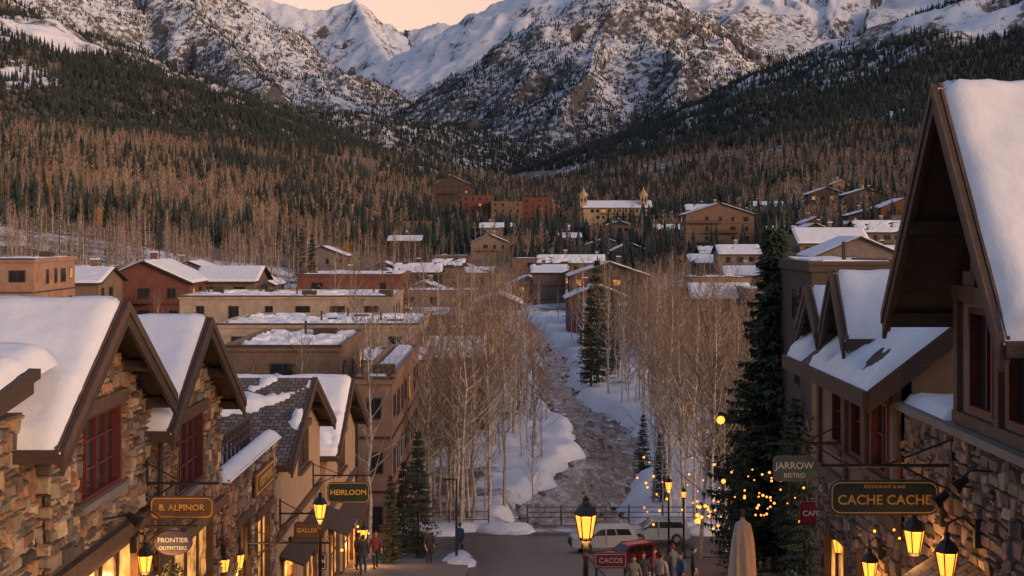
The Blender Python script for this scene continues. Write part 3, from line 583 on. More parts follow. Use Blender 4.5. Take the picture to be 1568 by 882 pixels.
def scatter(name,x,y,z,sc_,c):
    n=len(x); print('SCATTER',name,n); me=bpy.data.meshes.new(name); me.vertices.add(n); me.vertices.foreach_set('co',np.stack([x,y,z],-1).astype(np.float32).ravel())
    a=me.attributes.new('sc','FLOAT','POINT'); a.data.foreach_set('value',np.asarray(sc_,np.float32))
    a=me.attributes.new('rt','FLOAT','POINT'); a.data.foreach_set('value',rng.uniform(0,6.28,n).astype(np.float32))
    o=link(bpy.data.objects.new(name,me)); ng=bpy.data.node_groups.new(name,'GeometryNodeTree')
    ng.interface.new_socket('Geometry',in_out='INPUT',socket_type='NodeSocketGeometry'); ng.interface.new_socket('Geometry',in_out='OUTPUT',socket_type='NodeSocketGeometry')
    gi=ng.nodes.new('NodeGroupInput'); go=ng.nodes.new('NodeGroupOutput'); ip=ng.nodes.new('GeometryNodeInstanceOnPoints'); ci=ng.nodes.new('GeometryNodeCollectionInfo')
    ci.inputs['Collection'].default_value=c; ci.inputs['Separate Children'].default_value=True; ci.inputs['Reset Children'].default_value=True
    s=ng.nodes.new('GeometryNodeInputNamedAttribute'); s.data_type='FLOAT'; s.inputs['Name'].default_value='sc'
    r=ng.nodes.new('GeometryNodeInputNamedAttribute'); r.data_type='FLOAT'; r.inputs['Name'].default_value='rt'
    cx=ng.nodes.new('ShaderNodeCombineXYZ'); L=ng.links; L.new(r.outputs['Attribute'],cx.inputs['Z'])
    ri=ng.nodes.new('FunctionNodeRandomValue'); ri.data_type='INT'; ri.inputs[4].default_value=0; ri.inputs[5].default_value=len(c.objects)-1
    L.new(gi.outputs[0],ip.inputs['Points']); L.new(ci.outputs[0],ip.inputs['Instance']); ip.inputs['Pick Instance'].default_value=True
    L.new(ri.outputs[2],ip.inputs['Instance Index']); L.new(cx.outputs[0],ip.inputs['Rotation']); L.new(s.outputs['Attribute'],ip.inputs['Scale']); L.new(ip.outputs[0],go.inputs[0])
    md=o.modifiers.new('scatter','NODES'); md.node_group=ng; return o
def free(x,y):
    k=np.ones(len(x),bool)
    for a,b,c,d in EXC: k&=~((x>a)&(x<b)&(y>c)&(y<d))
    dr=np.abs(x-np.interp(y,RY,RXc)); k&=~((y>90)&(y<320)&(dr<np.interp(y,RY,RWd)/2+2.2)); return k
def cand(n,y0,y1,wf=.42,pad=15,pw=1):
    y=y0+(y1-y0)*rng.random(n)**pw; x=rng.uniform(-1,1,n)*(y*wf+pad); return x,y
aN=coll('aspen_variants',[aspen('aspen_v%d'%i,13,i,36,6,2,1.25) for i in range(6)])
aM=coll('aspen_mid_variants',[aspen('aspen_m%d'%i,13,20+i,20,4,1,3.0) for i in range(4)])
aF=coll('aspen_far_variants',[aspen('aspen_f%d'%i,12,40+i,12,4,0,11,('bark','twigfar')) for i in range(3)])
sN=coll('spruce_variants',[spruce('spruce_v%d'%i,14,i,32,11,9,.18) for i in range(3)])
sM=coll('spruce_mid_variants',[spruce('spruce_m%d'%i,13,9+i,14,7,3,far=True) for i in range(3)])
cF=coll('conifer_variants',[conelod('conifer_f%d'%i,13,i) for i in range(3)])
x,y=cand(820,91,260,.09,12,1.4); x=x+np.interp(y,RY,RXc)-1
k=free(x,y)&(pn(x/9,y/12,4)>-.3); x,y=x[k],y[k]
scatter('aspen_grove',x,y,H(x,y),rng.uniform(.4,1.2,len(x)),aN)
x,y=cand(5600,120,560,.42,10); th=np.where(y<300,.14,.0); th=np.where((x<-35)&(y>240),-.4,th); k=free(x,y)&(pn(x/38,y/50,14)>th); x,y=x[k],y[k]; scatter('aspen_trees',x,y,H(x,y),rng.uniform(.3,.75,len(x))*np.where((x<-35)&(y>240),1.3,1),aM)
WF=lambda x,y: fbm(x/120,y/50,3,71)
x,y=cand(16000,470,1650,.44,0); z=H(x,y); nz=fbm(x/130,y/170,3,61); w_=WF(x,y); k=free(x,y)&(nz>-.55)&(z<94+22*nz)&(w_<.22)&((np.abs(x-bx(850,y))>y*.13)|(y>700)|(nz>.0)); x,y,z=x[k],y[k],z[k]; scatter('aspen_forest',x,y,z,rng.uniform(.5,1.0,len(x)),aF)
x,y=cand(900,130,480,.42,10); k=free(x,y)&(pn(x/30,y/45,24)>.2); x,y=x[k],y[k]; scatter('spruce_trees',x,y,H(x,y),rng.uniform(.4,1.0,len(x)),sM)
x,y=cand(20000,420,1700,.44,0); z=H(x,y); w_=WF(x,y); k=free(x,y)&((w_>.18)|(z>88)|((w_>-.1)&(y>600)&(np.abs(x)<y*.16))); x,y,z=x[k],y[k],z[k]; scatter('spruce_forest',x,y,z,rng.uniform(.5,1.1,len(x)),cF)
x,y=cand(190000,1300,4700,.42,0,.8); z=H(x,y); b1=fbm(x/300,y/420,4,41); f2=fbm(x/70,y/110,4,81); f3=fbm(x/28,y/40,2,91)
dens=np.where(y<2650,1.0,.5)-.25*b1+.35*f2+.35*f3-np.where(y<2650,.0003,.0006)*np.clip(z-250,0,None)
for (p0,_,Yp,rx,ry) in PATCH: dens-=2*np.exp(-(((x-bx(p0,Yp))/rx)**2+((y-Yp)/ry)**2)**1.5)
k=(rng.random(len(x))<dens)&(z>88); x,y,z=x[k],y[k],z[k]; scatter('conifer_forest',x,y,z-1,rng.uniform(.45,1.0,len(x)),cF)
def tree(name,me,px,Y,s=1,rz=0):
    o=link(bpy.data.objects.new(name,me)); X=bx(px,Y); o.location=(X,Y,Hs(X,Y)); o.scale=(s,s,s); o.rotation_euler=(0,0,rz); return o
bigs=spruce('big_spruce',17.4,77,52,19,16,.2); tree('spruce_tree',bigs,1188,70)
sp=[o.data for o in sN.objects]; asp=[o.data for o in aN.objects]
for px,Y,s in ((915,182,1.15),(905,176,.9),(938,192,.8),(640,77,.52),(598,72,.34),(618,79,.4),(1120,86,.62),(1150,95,.7),(1235,60,.5),(985,118,.4),(1012,100,.35),(655,120,.5),(690,140,.4),(1100,110,.7),(740,135,.5),(795,150,.45),(462,380,1.1),(478,385,1.0),(950,330,.9),(1135,66,.5),(1215,64,.6)):
    tree('spruce_tree',random.choice(sp),px,Y,s,random.random()*6)
for px,Y,s in ((565,76,.98),(560,92,1.05),(705,90.5,1.12),(722,93,1.05),(748,96,1),(772,99,1.05),(690,95,.9),(815,102,.55),(1070,78,1.0),(1048,92,1.05),(1090,90,1.1),(1025,96,1),(1000,100,.95),(1110,84,.9),(245,128,1.0),(1155,105,1.1),(660,97,1.0),(1130,78,.85),(1225,80,.9)):
    tree('aspen_tree',random.choice(asp),px,Y,s,random.random()*6)
yl=aspen('orange_aspen',8,5,30,5,1,2.5,('bark','yleaf'))
for px,Y,s in ((812,200,.8),(985,190,.8),(530,420,1.3),(70,480,1.6),(150,420,1.2),(1000,160,.5),(825,175,.5)): tree('aspen_tree',yl,px,Y,s)
def boulder(nm,capped):
    mb=MB(); mb.ball((0,0,0),.5,0,10,(1,.8,.6)); mb.v=[(a+random.uniform(-.05,.05),b+random.uniform(-.05,.05),c+random.uniform(-.05,.05)) for a,b,c in mb.v]
    if capped: mb.ball((0,0,.12),.46,1,10,(1,.8,.5))
    return mb.mesh(nm,[M['rock'],M['snow']])
rk=coll('boulder_variants',[boulder('boulder_a',0),boulder('boulder_b',0),boulder('boulder_c',1)])
nn=360; y=rng.uniform(95,260,nn); x=np.interp(y,RY,RXc)+rng.choice([-1,1],nn)*np.where(rng.random(nn)<.12,rng.uniform(0,2.4,nn),np.interp(y,RY,RWd)/2-np.abs(rng.normal(0,.5,nn))+.7); scatter('river_rocks',x,y,np.interp(y,[84,250,400],[-10,-10,-7])-1.2+rng.uniform(-.12,.04,nn),rng.uniform(.2,.85,nn),rk)
# ---------------------------------------------------------------- lamps
def lantern_mesh(par,c,s=1.0,power=25,n=6):
    x,y,z=c; mb=MB()
    mb.lathe(c,[(.0,-.06*s),(.1*s,-.05*s),(.13*s,.0)],n,0); mb.lathe(c,[(.2*s,.42*s),(.22*s,.43*s),(.22*s,.46*s),(.13*s,.6*s),(.07*s,.64*s),(.05*s,.7*s),(.07*s,.73*s),(.0,.8*s)],n,0)
    for j in range(n):
        a=2*math.pi*j/n; mb.tube([(x+.125*s*math.cos(a),y+.125*s*math.sin(a),z),(x+.205*s*math.cos(a),y+.205*s*math.sin(a),z+.43*s)],[.012*s]*2,4,0)
    mb.obj('lantern_frame',[M['black']],par); mb=MB(); mb.lathe(c,[(.115*s,.01*s),(.19*s,.41*s)],n,0); mb.obj('lantern_glass',[M['lamp']],par)
    mb=MB(); mb.ball((x,y,z+.2*s),.13*s,0,10,(.9,.9,1.2)); mb.obj('lantern_flame',[M['flame']],par)
    if power: l=bpy.data.lights.new('lantern_light','POINT'); l.energy=power; l.color=(1,.45,.13); l.shadow_soft_size=.25*s; o=link(bpy.data.objects.new('lantern_light',l)); o.location=(x,y,z-.25*s); o.parent=par
def street_lamp(px,Y,pyt,s=1,p=30):
    X=bx(px,Y); zt=bz(pyt,Y); e=empty('street_lamp'); zg=g0(Y)+.1; c=(X,Y,zt-.8*s)
    mb=MB(); mb.lathe((X,Y,zg),[(.2,0),(.2,.1),(.14,.18),(.12,.6),(.07,.75),(.055,1.2),(.045,c[2]-zg-.35),(.07,c[2]-zg-.3),(.045,c[2]-zg-.25),(.05,c[2]-zg-.1),(.1,c[2]-zg-.04)],12,0); mb.obj('post',[M['black']],e,smooth=True); lantern_mesh(e,c,s,p)
street_lamp(897,23.5,758,.88,50); street_lamp(490,38,753,.88,160); street_lamp(1024,72,728,.9,260); street_lamp(1047,78,745,.75,0)
def wall_lantern(px,Y,py,side,s=.8,p=14):
    X=bx(px,Y); z=bz(py,Y); e=empty('wall_lantern'); wx=-7.8 if side<0 else 7.4; c=(X,Y,z-.3*s)
    mb=MB(); mb.tube([(wx,Y,z+.5*s),((wx+X)/2,Y,z+.75*s),(X,Y,z+.62*s),(X,Y,z+.45*s)],[.02]*4,6,0); mb.box(wx-.06,wx+.06,Y-.06,Y+.06,z+.2*s,z+.7*s,0); mb.obj('bracket',[M['black']],e); lantern_mesh(e,c,s,p)
for a in ((222,29.3,858,-1,.8,110),(343,38.5,862,-1,.8,0),(365,40.5,855,-1,.9,150),(445,50,850,-1,.9,150),(557,70,815,-1,1.0,200),(463,56,858,-1,.8,0),(1400,24.4,822,1,.9,110),(1450,22.6,856,1,.9,80),(1332,28.5,868,1,.8,80),(1284,33,832,1,.7,0)): wall_lantern(*a)
mb=MB(); R=random.Random(5)
def bulbs(n,pa,pz,qa,qz,ya,yz,r):
    for i in range(n):
        Y=R.uniform(ya,yz); mb.ball((bx(R.uniform(pa,pz),Y),Y,bz(R.uniform(qa,qz),Y)),r*R.uniform(.6,1.3),0,6)
bulbs(50,965,1130,700,805,80,96,.06); bulbs(34,1120,1262,715,790,58,66,.05); bulbs(16,1060,1240,760,830,55,64,.05); bulbs(8,1060,1120,735,800,60,80,.1); bulbs(14,1270,1340,770,870,35,40,.03); bulbs(14,530,565,770,860,70,74,.06); bulbs(8,360,560,790,870,55,60,.05); bulbs(1,1103,1104,643,644,66,67,.17); bulbs(3,1330,1400,810,860,26,27,.04)
mb.obj('string_lights',[M['bulb']],smooth=True)
# ---------------------------------------------------------------- signs
def text(par,s,c,size,mt,ext=.008):
    t=bpy.data.curves.new('lettering','FONT'); t.body=s; t.size=size; t.align_x='CENTER'; t.align_y='CENTER'; t.extrude=ext; t.offset=size*.012; t.materials.append(M[mt]); t.resolution_u=3
    o=link(bpy.data.objects.new('lettering',t)); o.location=c; o.rotation_euler=(math.pi/2,0,0); o.parent=par; return o
def hang_sign(name,p0,p1,q0,q1,Y,side,txt,board,edge='gold',tcol='gold',shape='rect',brY=None):
    e=empty(name); x0,x1=bx(p0,Y),bx(p1,Y); z1,z0=bz(q0,Y),bz(q1,Y); w=x1-x0; h=z1-z0; xc=(x0+x1)/2; zc=(z0+z1)/2; mb=MB(); n=24
    def outline(k):
        pts=[]
        if shape=='oval':
            for i in range(n): a=2*math.pi*i/n; pts.append((xc+(w/2-k)*math.cos(a),zc+(h/2-k)*math.sin(a)))
        else:
            c=min(.3*h,.12*w); 
            for sx,sz,a0 in ((1,1,0),(-1,1,90),(-1,-1,180),(1,-1,270)):
                ccx=xc+sx*(w/2-c); ccz=zc+sz*(h/2-c)
                for i in range(6): a=math.radians(a0+i*18); pts.append((ccx+(c-k)*math.cos(a),ccz+(c-k)*math.sin(a)))
        return pts
    def plate(k,ya,yb,m):
        p=outline(k); L=len(p); mb.add([(a,ya,b) for a,b in p]+[(a,yb,b) for a,b in p],[tuple(range(L)),tuple(range(2*L-1,L-1,-1))]+[(i,(i+1)%L,L+(i+1)%L,L+i) for i in range(L)],m)
    plate(0,Y-.03,Y+.03,0); plate(.03*min(1,h/.4),Y-.036,Y+.036,1); plate(.05*min(1,h/.4),Y-.042,Y+.042,0)
    wx=(-7.85 if side<0 else 7.45); far=x1+.1 if side<0 else x0-.15; zb=z1+.28 if brY is None else bz(brY,Y)
    mb.tube([(wx,Y,zb),(far,Y,zb)],[.03,.03],6,2); mb.tube([(wx,Y,zb+.45),((wx+far)/2,Y,zb+.02)],[.018,.018],6,2)
    mb.tube([(wx,Y,zb-.45),(wx+(far-wx)*.4,Y,zb)],[.018,.018],6,2); mb.box(wx-.05,wx+.05,Y-.05,Y+.05,zb-.5,zb+.5,2)
    for X in (x0+.15*w,x1-.15*w): mb.tube([(X,Y,z1-.02),(X,Y,zb)],[.012,.012],5,2)
    for X in (x0+.5*w,x0+.9*w): mb.tube([(X,Y,zb),(X+.1,Y,zb+.12),(X+.05,Y,zb+.2)],[.012]*3,5,2)
    mb.obj('board_and_bracket',[M[board],M[edge],M['black']],e); 
    for t,dz,sz in txt: text(e,t,(xc,Y-.05,zc+dz*h),min(sz*h,.88*w/(len(t)*.64)),tcol)
hang_sign('hanging_sign',1270,1437,735,788,24,1,[('CACHE CACHE',-.07,.6),('RESTAURANT & BAR',.32,.13)],'green',brY=713)
hang_sign('hanging_sign',1184,1248,698,737,32,1,[('JARROW',.12,.38),('BISTRO',-.26,.26)],'teal',tcol='white',edge='signwood')
hang_sign('hanging_sign',230,328,760,794,30.5,-1,[('B. ALPINOR',0,.62)],'signwood',brY=740)
hang_sign('hanging_sign',236,295,812,850,30.2,-1,[('FRONTIER',.12,.3),('OUTFITTERS',-.2,.2)],'blue',edge='signred',tcol='white',shape='oval',brY=806)
hang_sign('hanging_sign',501,566,738,770,56,-1,[('HEIRLOOM',0,.5)],'green',brY=728)
hang_sign('hanging_sign',450,496,799,825,48,-1,[('GALLERY',0,.5)],'signwood',edge='black')
hang_sign('hanging_sign',1225,1258,768,804,38,1,[('CAFE',0,.4)],'signred',edge='black',tcol='white')
hang_sign('hanging_sign',484,500,846,872,42,-1,[('INN',0,.4)],'black',edge='white',tcol='white')
e=empty('wall_sign'); mb=MB(); PS=lambda u,v,n:(-7.72+n,u,v); mb.lbox(PS,42.6,45.8,1.0,1.75,0,.06,0); mb.lbox(PS,42.7,45.7,1.07,1.68,.06,.07,1); mb.lbox(PS,42.78,45.62,1.13,1.62,.065,.078,0); mb.obj('board',[M['signwood'],M['gold']],e); t=text(e,'COMMONS',(-7.63,44.2,1.38),.42,'gold'); t.rotation_euler=(math.pi/2,0,math.pi/2)
e=empty('menu_sign'); Y=40;x0=bx(910,Y);x1=bx(960,Y); mb=MB(); mb.box(x0,x1,Y-.03,Y+.03,bz(870,Y),bz(846,Y),0); mb.box(x0+.03,x1-.03,Y-.036,Y-.03,bz(868,Y),bz(848,Y),1); mb.box(x0+.05,x1-.05,Y-.042,Y-.036,bz(867,Y),bz(849,Y),0)
for X in (x0+.06,x1-.06): mb.tube([(X,Y+.05,g0(Y)),(X,Y+.05,bz(846,Y))],[.03,.03],6,2)
mb.obj('board',[M['signred'],M['white'],M['black']],e); text(e,'CACOS',(bx(935,Y),Y-.05,bz(858,Y)),.2,'white')
for px,py,Y in ((1478,765,23),(1443,777,25),(1500,742,22)):
    X=6.95; z=bz(py,Y); e=empty('flood_light'); mb=MB(); mb.tube([(7.45,Y,z+.2),(7.1,Y,z+.22),(X,Y,z+.1)],[.018]*3,6,0); mb.tube([(X+.1,Y+.02,z+.08),(X-.02,Y,z+.02),(X-.14,Y-.03,z-.06)],[.05,.08,.13],10,0); mb.obj('lamp_head',[M['black']],e)
mb=MB(); mb.tube([(-7.8,27.2,3.5),(-7.3,27.2,3.6)],[.02,.02],6); mb.tube([(-7.35,27.2,3.6),(-7.1,27.15,3.45)],[.06,.12],10); mb.obj('flood_light',[M['black']])
e=empty('street_light_pole'); Y=74; X=bx(699,Y); mb=MB(); mb.tube([(X,Y,g0(Y)),(X,Y,bz(733,Y))],[.08,.05],8); mb.tube([(X,Y,bz(735,Y)),(X-.5,Y,bz(733,Y))],[.04,.03],6); mb.box(X-.75,X-.35,Y-.1,Y+.1,bz(735,Y)-.02,bz(735,Y)+.08); mb.obj('pole_and_arm',[M['black']],e)
e=empty('furled_umbrella'); Y=30; X=bx(1137,Y); zt=bz(790,Y); mb=MB(); vs=[];n=48; prof=[(.02,0),(.05,-.1),(.13,-.16),(.16,-.3),(.2,-.55),(.23,-.9),(.26,-1.3),(.22,-1.5),(.28,-1.75),(.34,-2.2),(.37,-2.6),(.34,-2.66)]
for r,z in prof:
    for j in range(n): a=2*math.pi*j/n; rr=r*(1+.26*math.cos(a*8+z*1.5)+.06*math.cos(a*3+z*2)) ; vs.append((X+rr*math.cos(a),Y+rr*math.sin(a),zt+z+.04*math.cos(a*8)*(z<-2.5)))
mb.add(vs,[(i*n+j,i*n+(j+1)%n,(i+1)*n+(j+1)%n,(i+1)*n+j) for i in range(len(prof)-1) for j in range(n)])
mb.obj('canvas',[mat('umbrella_canvas',(.6,.49,.4),(.5,.4,.32),.9,4)],e,smooth=True); mb=MB(); mb.tube([(X,Y,g0(Y)),(X,Y,zt+.08)],[.03,.03],8); mb.lathe((X,Y,g0(Y)+.15),[(.35,0),(.35,.1),(.05,.15)],12); mb.ball((X,Y,zt+.1),.05,0,8); mb.obj('pole',[M['timber']],e)
def fence(name,pts,h=1.1,rails=3,step=.0,mt='black',ps=2.0):
    mb=MB()
    for (x0,y0),(x1,y1) in zip(pts[:-1],pts[1:]):
        L=math.hypot(x1-x0,y1-y0); n=max(1,int(L/ps))
        zf=lambda x,y: g0(y)+.15
        for i in range(n+1):
            t=i/n; x=x0+(x1-x0)*t; y=y0+(y1-y0)*t; z=zf(x,y); mb.box(x-.05,x+.05,y-.05,y+.05,z-.3,z+h+.1)
        for k in range(rails):
            dz=h*(k+1)/rails-.05; mb.tube([(x0,y0,zf(x0,y0)+dz),(x1,y1,zf(x1,y1)+dz)],[.03,.03],4)
        if step:
            for i in range(int(L/step)): t=(i+.5)*step/L; x=x0+(x1-x0)*t; y=y0+(y1-y0)*t; mb.tube([(x,y,zf(x,y)+.1),(x,y,zf(x,y)+h-.05)],[.015,.015],4)
    return mb.obj(name,[M[mt]])
fence('timber_fence',[(1.0,92.5),(12,92.5)],1.0,3,mt='timber'); fence('timber_fence',[(-9,90.5),(-1.5,91)],1.0,2,mt='timber2'); fence('patio_railing',[(4.6,46),(9,46)],1.1,2,.15); fence('patio_railing',[(4.6,46),(4.6,36)],1.1,2,.15)
for k in range(3):
    X,Y=5.6+k*.9,40+k*1.7; mb=MB(); z=g0(Y)+.18; mb.lathe((X,Y,z),[(.25,0),(.04,.05),(.04,.7),(.45,.72),(.45,.76),(0,.76)],14); mb.obj('patio_table',[M['timber2']])
mb=MB(); R=random.Random(3)
for k in range(22): X=R.uniform(-8,1.5) if k<14 else R.uniform(7,15); Y=R.uniform(89.3,91.5); r=R.uniform(.4,1.2); mb.ball((X,Y,-10.0),r,0,14,(1.7,1,.42))
for k in range(4): Y=72+k*2.0; mb.ball((-2.75+R.uniform(-.3,.3),Y,g0(Y)+.1),R.uniform(.4,.7),0,14,(1,2.2,.45))
mb.v=[(a+.18*mn.noise(Vector((a,b,c))*2),b+.18*mn.noise(Vector((b,a,c))*2),c+.22*mn.noise(Vector((c,b,a))*1.7)) for a,b,c in mb.v]; mb.obj('snow_heap',[M['snow']],smooth=True)
def shrub(name,X,Y,z,r,mt='needle',seed=0,n=260):
    R=random.Random(seed); mb=MB()
    for i in range(n):
        a=R.uniform(0,6.28); b=R.uniform(-.2,1.4); rr=r*R.uniform(.5,1.05); p=Vector((X+rr*math.cos(a)*math.cos(b),Y+rr*math.sin(a)*math.cos(b),z+rr*math.sin(b))); q=[Vector((R.uniform(-1,1),R.uniform(-1,1),R.uniform(-1,1)))*r*.16 for _ in range(3)]
        mb.add([p+w for w in q],[(0,1,2)])
    mb.obj(name,[M[mt]])
shrub('shrub',bx(263,29.5),29.5,bz(885,29.5),.3,seed=1); shrub('hanging_basket',bx(338,38),38,bz(835,38),.28,'timber2',seed=2)
for k in range(7): shrub('shrub',4.8+k*.8,47+k*.4,g0(47)+.4,.55,['needle','timber2','needle'][k%3],seed=10+k)
# ---------------------------------------------------------------- vehicles
def vehicle(name,X,Y,paint,rz=0,s=1):
    e=empty(name,(X,Y,g0(Y)+.05)); Wd=1.9
    def prism(mb,pts,y0,y1,m,ins=0):
        n=len(pts); zmin=min(p[1] for p in pts); zmax=max(p[1] for p in pts)
        f=lambda z:ins*(z-zmin)/(zmax-zmin)
        mb.add([(x,y0+f(z),z) for x,z in pts]+[(x,y1-f(z),z) for x,z in pts],[tuple(range(n)),tuple(range(2*n-1,n-1,-1))]+[(i,(i+1)%n,n+(i+1)%n,n+i) for i in range(n)],m)
    xe=4.6; w2=3.65
    mb=MB(); low=[(0,.5),(.02,.9),(.12,1.02),(1.2,1.1),(3.35,1.14),(xe-.05,1.12),(xe,.55),(xe-.3,.42)]
    def arch(cx,r=.47): return [(cx+r*math.cos(t),.38+r*math.sin(t)) for t in np.linspace(.1,math.pi-.1,9)]
    low+=arch(w2)+arch(1.0)+[(.4,.42)]
    prism(mb,low,-Wd/2,Wd/2,0,.07); o=mb.obj('body',[paint],e); b=o.modifiers.new('b','BEVEL'); b.width=.05; b.segments=2; b.limit_method='ANGLE'
    xr=4.4
    mb=MB(); prism(mb,[(1.15,1.1),(1.9,1.62),(2.1,1.68),(xr-.3,1.68),(xr-.05,1.56),(xr+.05,1.1)],-Wd/2+.08,Wd/2-.08,0,.18); o=mb.obj('cab',[paint],e); b=o.modifiers.new('b','BEVEL'); b.width=.05; b.segments=2; b.limit_method='ANGLE'
    mb=MB(); qs=[[(1.45,1.17),(1.97,1.56),(2.35,1.6),(2.35,1.17)],[(2.43,1.17),(2.43,1.6),(3.0,1.6),(3.12,1.17)],[(3.2,1.17),(3.1,1.6),(4.0,1.56),(4.2,1.17)]]
    for sd in (-1,1):
        for q in qs:
            f=lambda z:sd*(Wd/2-.08+.014)-sd*.18*(z-1.1)/.58; mb.add([(x,f(z),z) for x,z in q],[(0,1,2,3)])
    mb.add([(1.2,-.72,1.17),(1.2,.72,1.17),(1.85,.62,1.61),(1.85,-.62,1.61)],[(0,1,2,3)]); mb.obj('glass',[M['glass']],e)
    mb=MB(); mb.box(-.06,.05,-.88,.88,.42,.6); mb.box(xe-.04,xe+.08,-.88,.88,.48,.64); mb.box(-.02,.04,-.55,.55,.65,.9)
    for sd in (-1,1): mb.box(1.35,1.5,sd*1.0-.07,sd*1.0+.07,1.1,1.24); mb.box(2.38,2.4,sd*.94-.012,sd*.94+.012,.5,1.12); 
    mb.obj('bumpers_and_trim',[M['black']],e); mb=MB()
    for x in (1.0,w2):
        for sd in (-1,1): mb.tube([(x,sd*.66,.38),(x,sd*.9,.38),(x,sd*.93,.38)],[.38,.38,.3],18,0); mb.tube([(x,sd*.925,.38),(x,sd*.945,.38)],[.22,.2],12,1)
    mb.obj('wheels',[M['black'],M['concrete']],e); mb=MB(); [mb.box(-.02,.1,sd*.75-.15,sd*.75+.15,.7,.88) for sd in (-1,1)]; mb.obj('headlights',[M['white']],e)
    e.rotation_euler=(0,0,rz); e.scale=(s,s,s); return e
vehicle('parked_car',bx(874,84),84.5,mat('silver_paint',(.38,.41,.46),(.34,.36,.41),.3,1,0),.12,.85); vehicle('parked_car',bx(958,86),86.9,mat('pale_blue_paint',(.28,.34,.42),(.24,.29,.36),.3,1,0),0,.85); vehicle('parked_car',bx(925,72),71,mat('red_paint',(.26,.025,.025),(.2,.02,.02),.3,1,0),.5,.62)
# ---------------------------------------------------------------- people
SK=mat('skin',(.5,.3,.22),(.45,.26,.19),.6,5,.05); HR=mat('hair',(.05,.03,.02),None,.7,5,.1)
def person(X,Y,rz,coat,pants,pose='stand',h=1.75,hat=None):
    s=h/1.75; z0=g0(Y)+(.18 if not -2.2<X<4.2 else .05)
    w=.22 if pose=='walk' else .02
    J={'pel':(0,0,.95),'ch':(0,-.01,1.38),'nk':(0,-.01,1.5),'hd':(0,-.01,1.56),'lk':(-.1,-w*.7,.5),'lf':(-.11,-w,.08),'rk':(.1,w*.3,.5),'rf':(.11,w*1.1,.09),'le':(-.25,w*.5,1.12),'lh':(-.24,w*.2-.1,.86),'re':(.25,-w*.5,1.12),'rh':(.24,-w-.08,.88)}
    sh=J['ch'][2]; pz=J['pel'][2]; J['ls']=(-.18,0,sh+.03); J['rs']=(.18,0,sh+.03); J['lp']=(-.09,0,pz-.06); J['rp']=(.09,0,pz-.06)
    J['lt']=(J['lf'][0],J['lf'][1]-.16,.04); J['rt']=(J['rf'][0],J['rf'][1]-.16,.04); J['mid']=(0,0,(sh+pz)/2)
    names=list(J); E=[('pel','mid'),('mid','ch'),('ch','nk'),('nk','hd'),('ch','ls'),('ch','rs'),('ls','le'),('le','lh'),('rs','re'),('re','rh'),('pel','lp'),('pel','rp'),('lp','lk'),('lk','lf'),('lf','lt'),('rp','rk'),('rk','rf'),('rf','rt')]
    Rd={'pel':.16,'mid':.15,'ch':.17,'nk':.06,'hd':.055,'ls':.085,'rs':.085,'le':.06,'re':.06,'lh':.045,'rh':.045,'lp':.11,'rp':.11,'lk':.075,'rk':.075,'lf':.055,'rf':.055,'lt':.04,'rt':.04}
    me=bpy.data.meshes.new('p'); me.from_pydata([J[n] for n in names],[(names.index(a),names.index(b)) for a,b in E],[]); o=bpy.data.objects.new('p',me); link(o)
    o.modifiers.new('s','SKIN'); 
    for i,n in enumerate(names): me.skin_vertices[0].data[i].radius=(Rd[n],Rd[n]*(.8 if n in('pel','mid','ch') else 1)); me.skin_vertices[0].data[i].use_root=(n=='pel')
    o.modifiers.new('d','SUBSURF').levels=1; bpy.context.view_layer.update(); dg=bpy.context.evaluated_depsgraph_get(); m2=bpy.data.meshes.new_from_object(o.evaluated_get(dg)); bpy.data.objects.remove(o)
    m2.materials.clear()
    for m_ in (coat,pants,SK,M['black'],HR,hat or HR): m2.materials.append(m_)
    low={'lp','rp','lk','rk','lf','rf'}
    for p in m2.polygons:
        c=p.center; n=min(names,key=lambda q:(Vector(J[q])-c).length); p.material_index=1 if n in low else 3 if n in('lt','rt') else 2 if n in('lh','rh','hd') else 0; p.use_smooth=True
    e=empty('person',(X,Y,z0)); e.rotation_euler=(0,0,rz); e.scale=(s,s,s); b=link(bpy.data.objects.new('body',m2)); b.parent=e
    hd=Vector(J['hd'])+Vector((0,-.01,.1)); mb=MB(); mb.ball(hd,.1,0,12,(.82,.95,1.2)); mb.tube([hd+Vector((0,-.09,.01)),hd+Vector((0,-.12,-.02))],[.012,.018],6,0)
    for k in (-1,1): mb.ball(hd+Vector((k*.033,-.086,.015)),.011,1,6); mb.ball(hd+Vector((k*.083,0,0)),.022,0,6,(.5,1,1.3)); 
    mb.box(hd.x-.025,hd.x+.025,hd.y-.093,hd.y-.085,hd.z-.052,hd.z-.044,3); mb.ball(hd+Vector((0,.02,.035)),.108,2,12,(.86,.95,1.12)); mb.obj('head',[SK,M['black'],hat or HR,M['signred']],e,smooth=True)
    for sd,k in (('l',-1),('r',1)):
        hp=Vector(J[sd+'h']); mb=MB(); d=(hp-Vector(J[sd+'e'])).normalized(); mb.tube([hp,hp+d*.05,hp+d*.09],[.03,.038,.034],8,0)
        for f in range(4): o_=Vector((0,(f-1.5)*.019,0)); mb.tube([hp+d*.08+o_,hp+d*(.12+.01*(f in(1,2)))+o_,hp+d*.15+o_+Vector((-k*.012,0,0))],[.009,.008,.006],5,0)
        mb.tube([hp+d*.03,hp+d*.07+Vector((0,-.045,0))],[.012,.008],5,0); mb.obj('hand',[SK],e,smooth=True)
cb=mat('blue_coat',(.05,.12,.22)); cd=mat('dark_coat',(.04,.04,.05)); cr=mat('red_coat',(.22,.035,.03)); cg=mat('grey_coat',(.16,.145,.14)); cw=mat('cream_coat',(.38,.32,.26)); jn=mat('jeans',(.05,.07,.12))
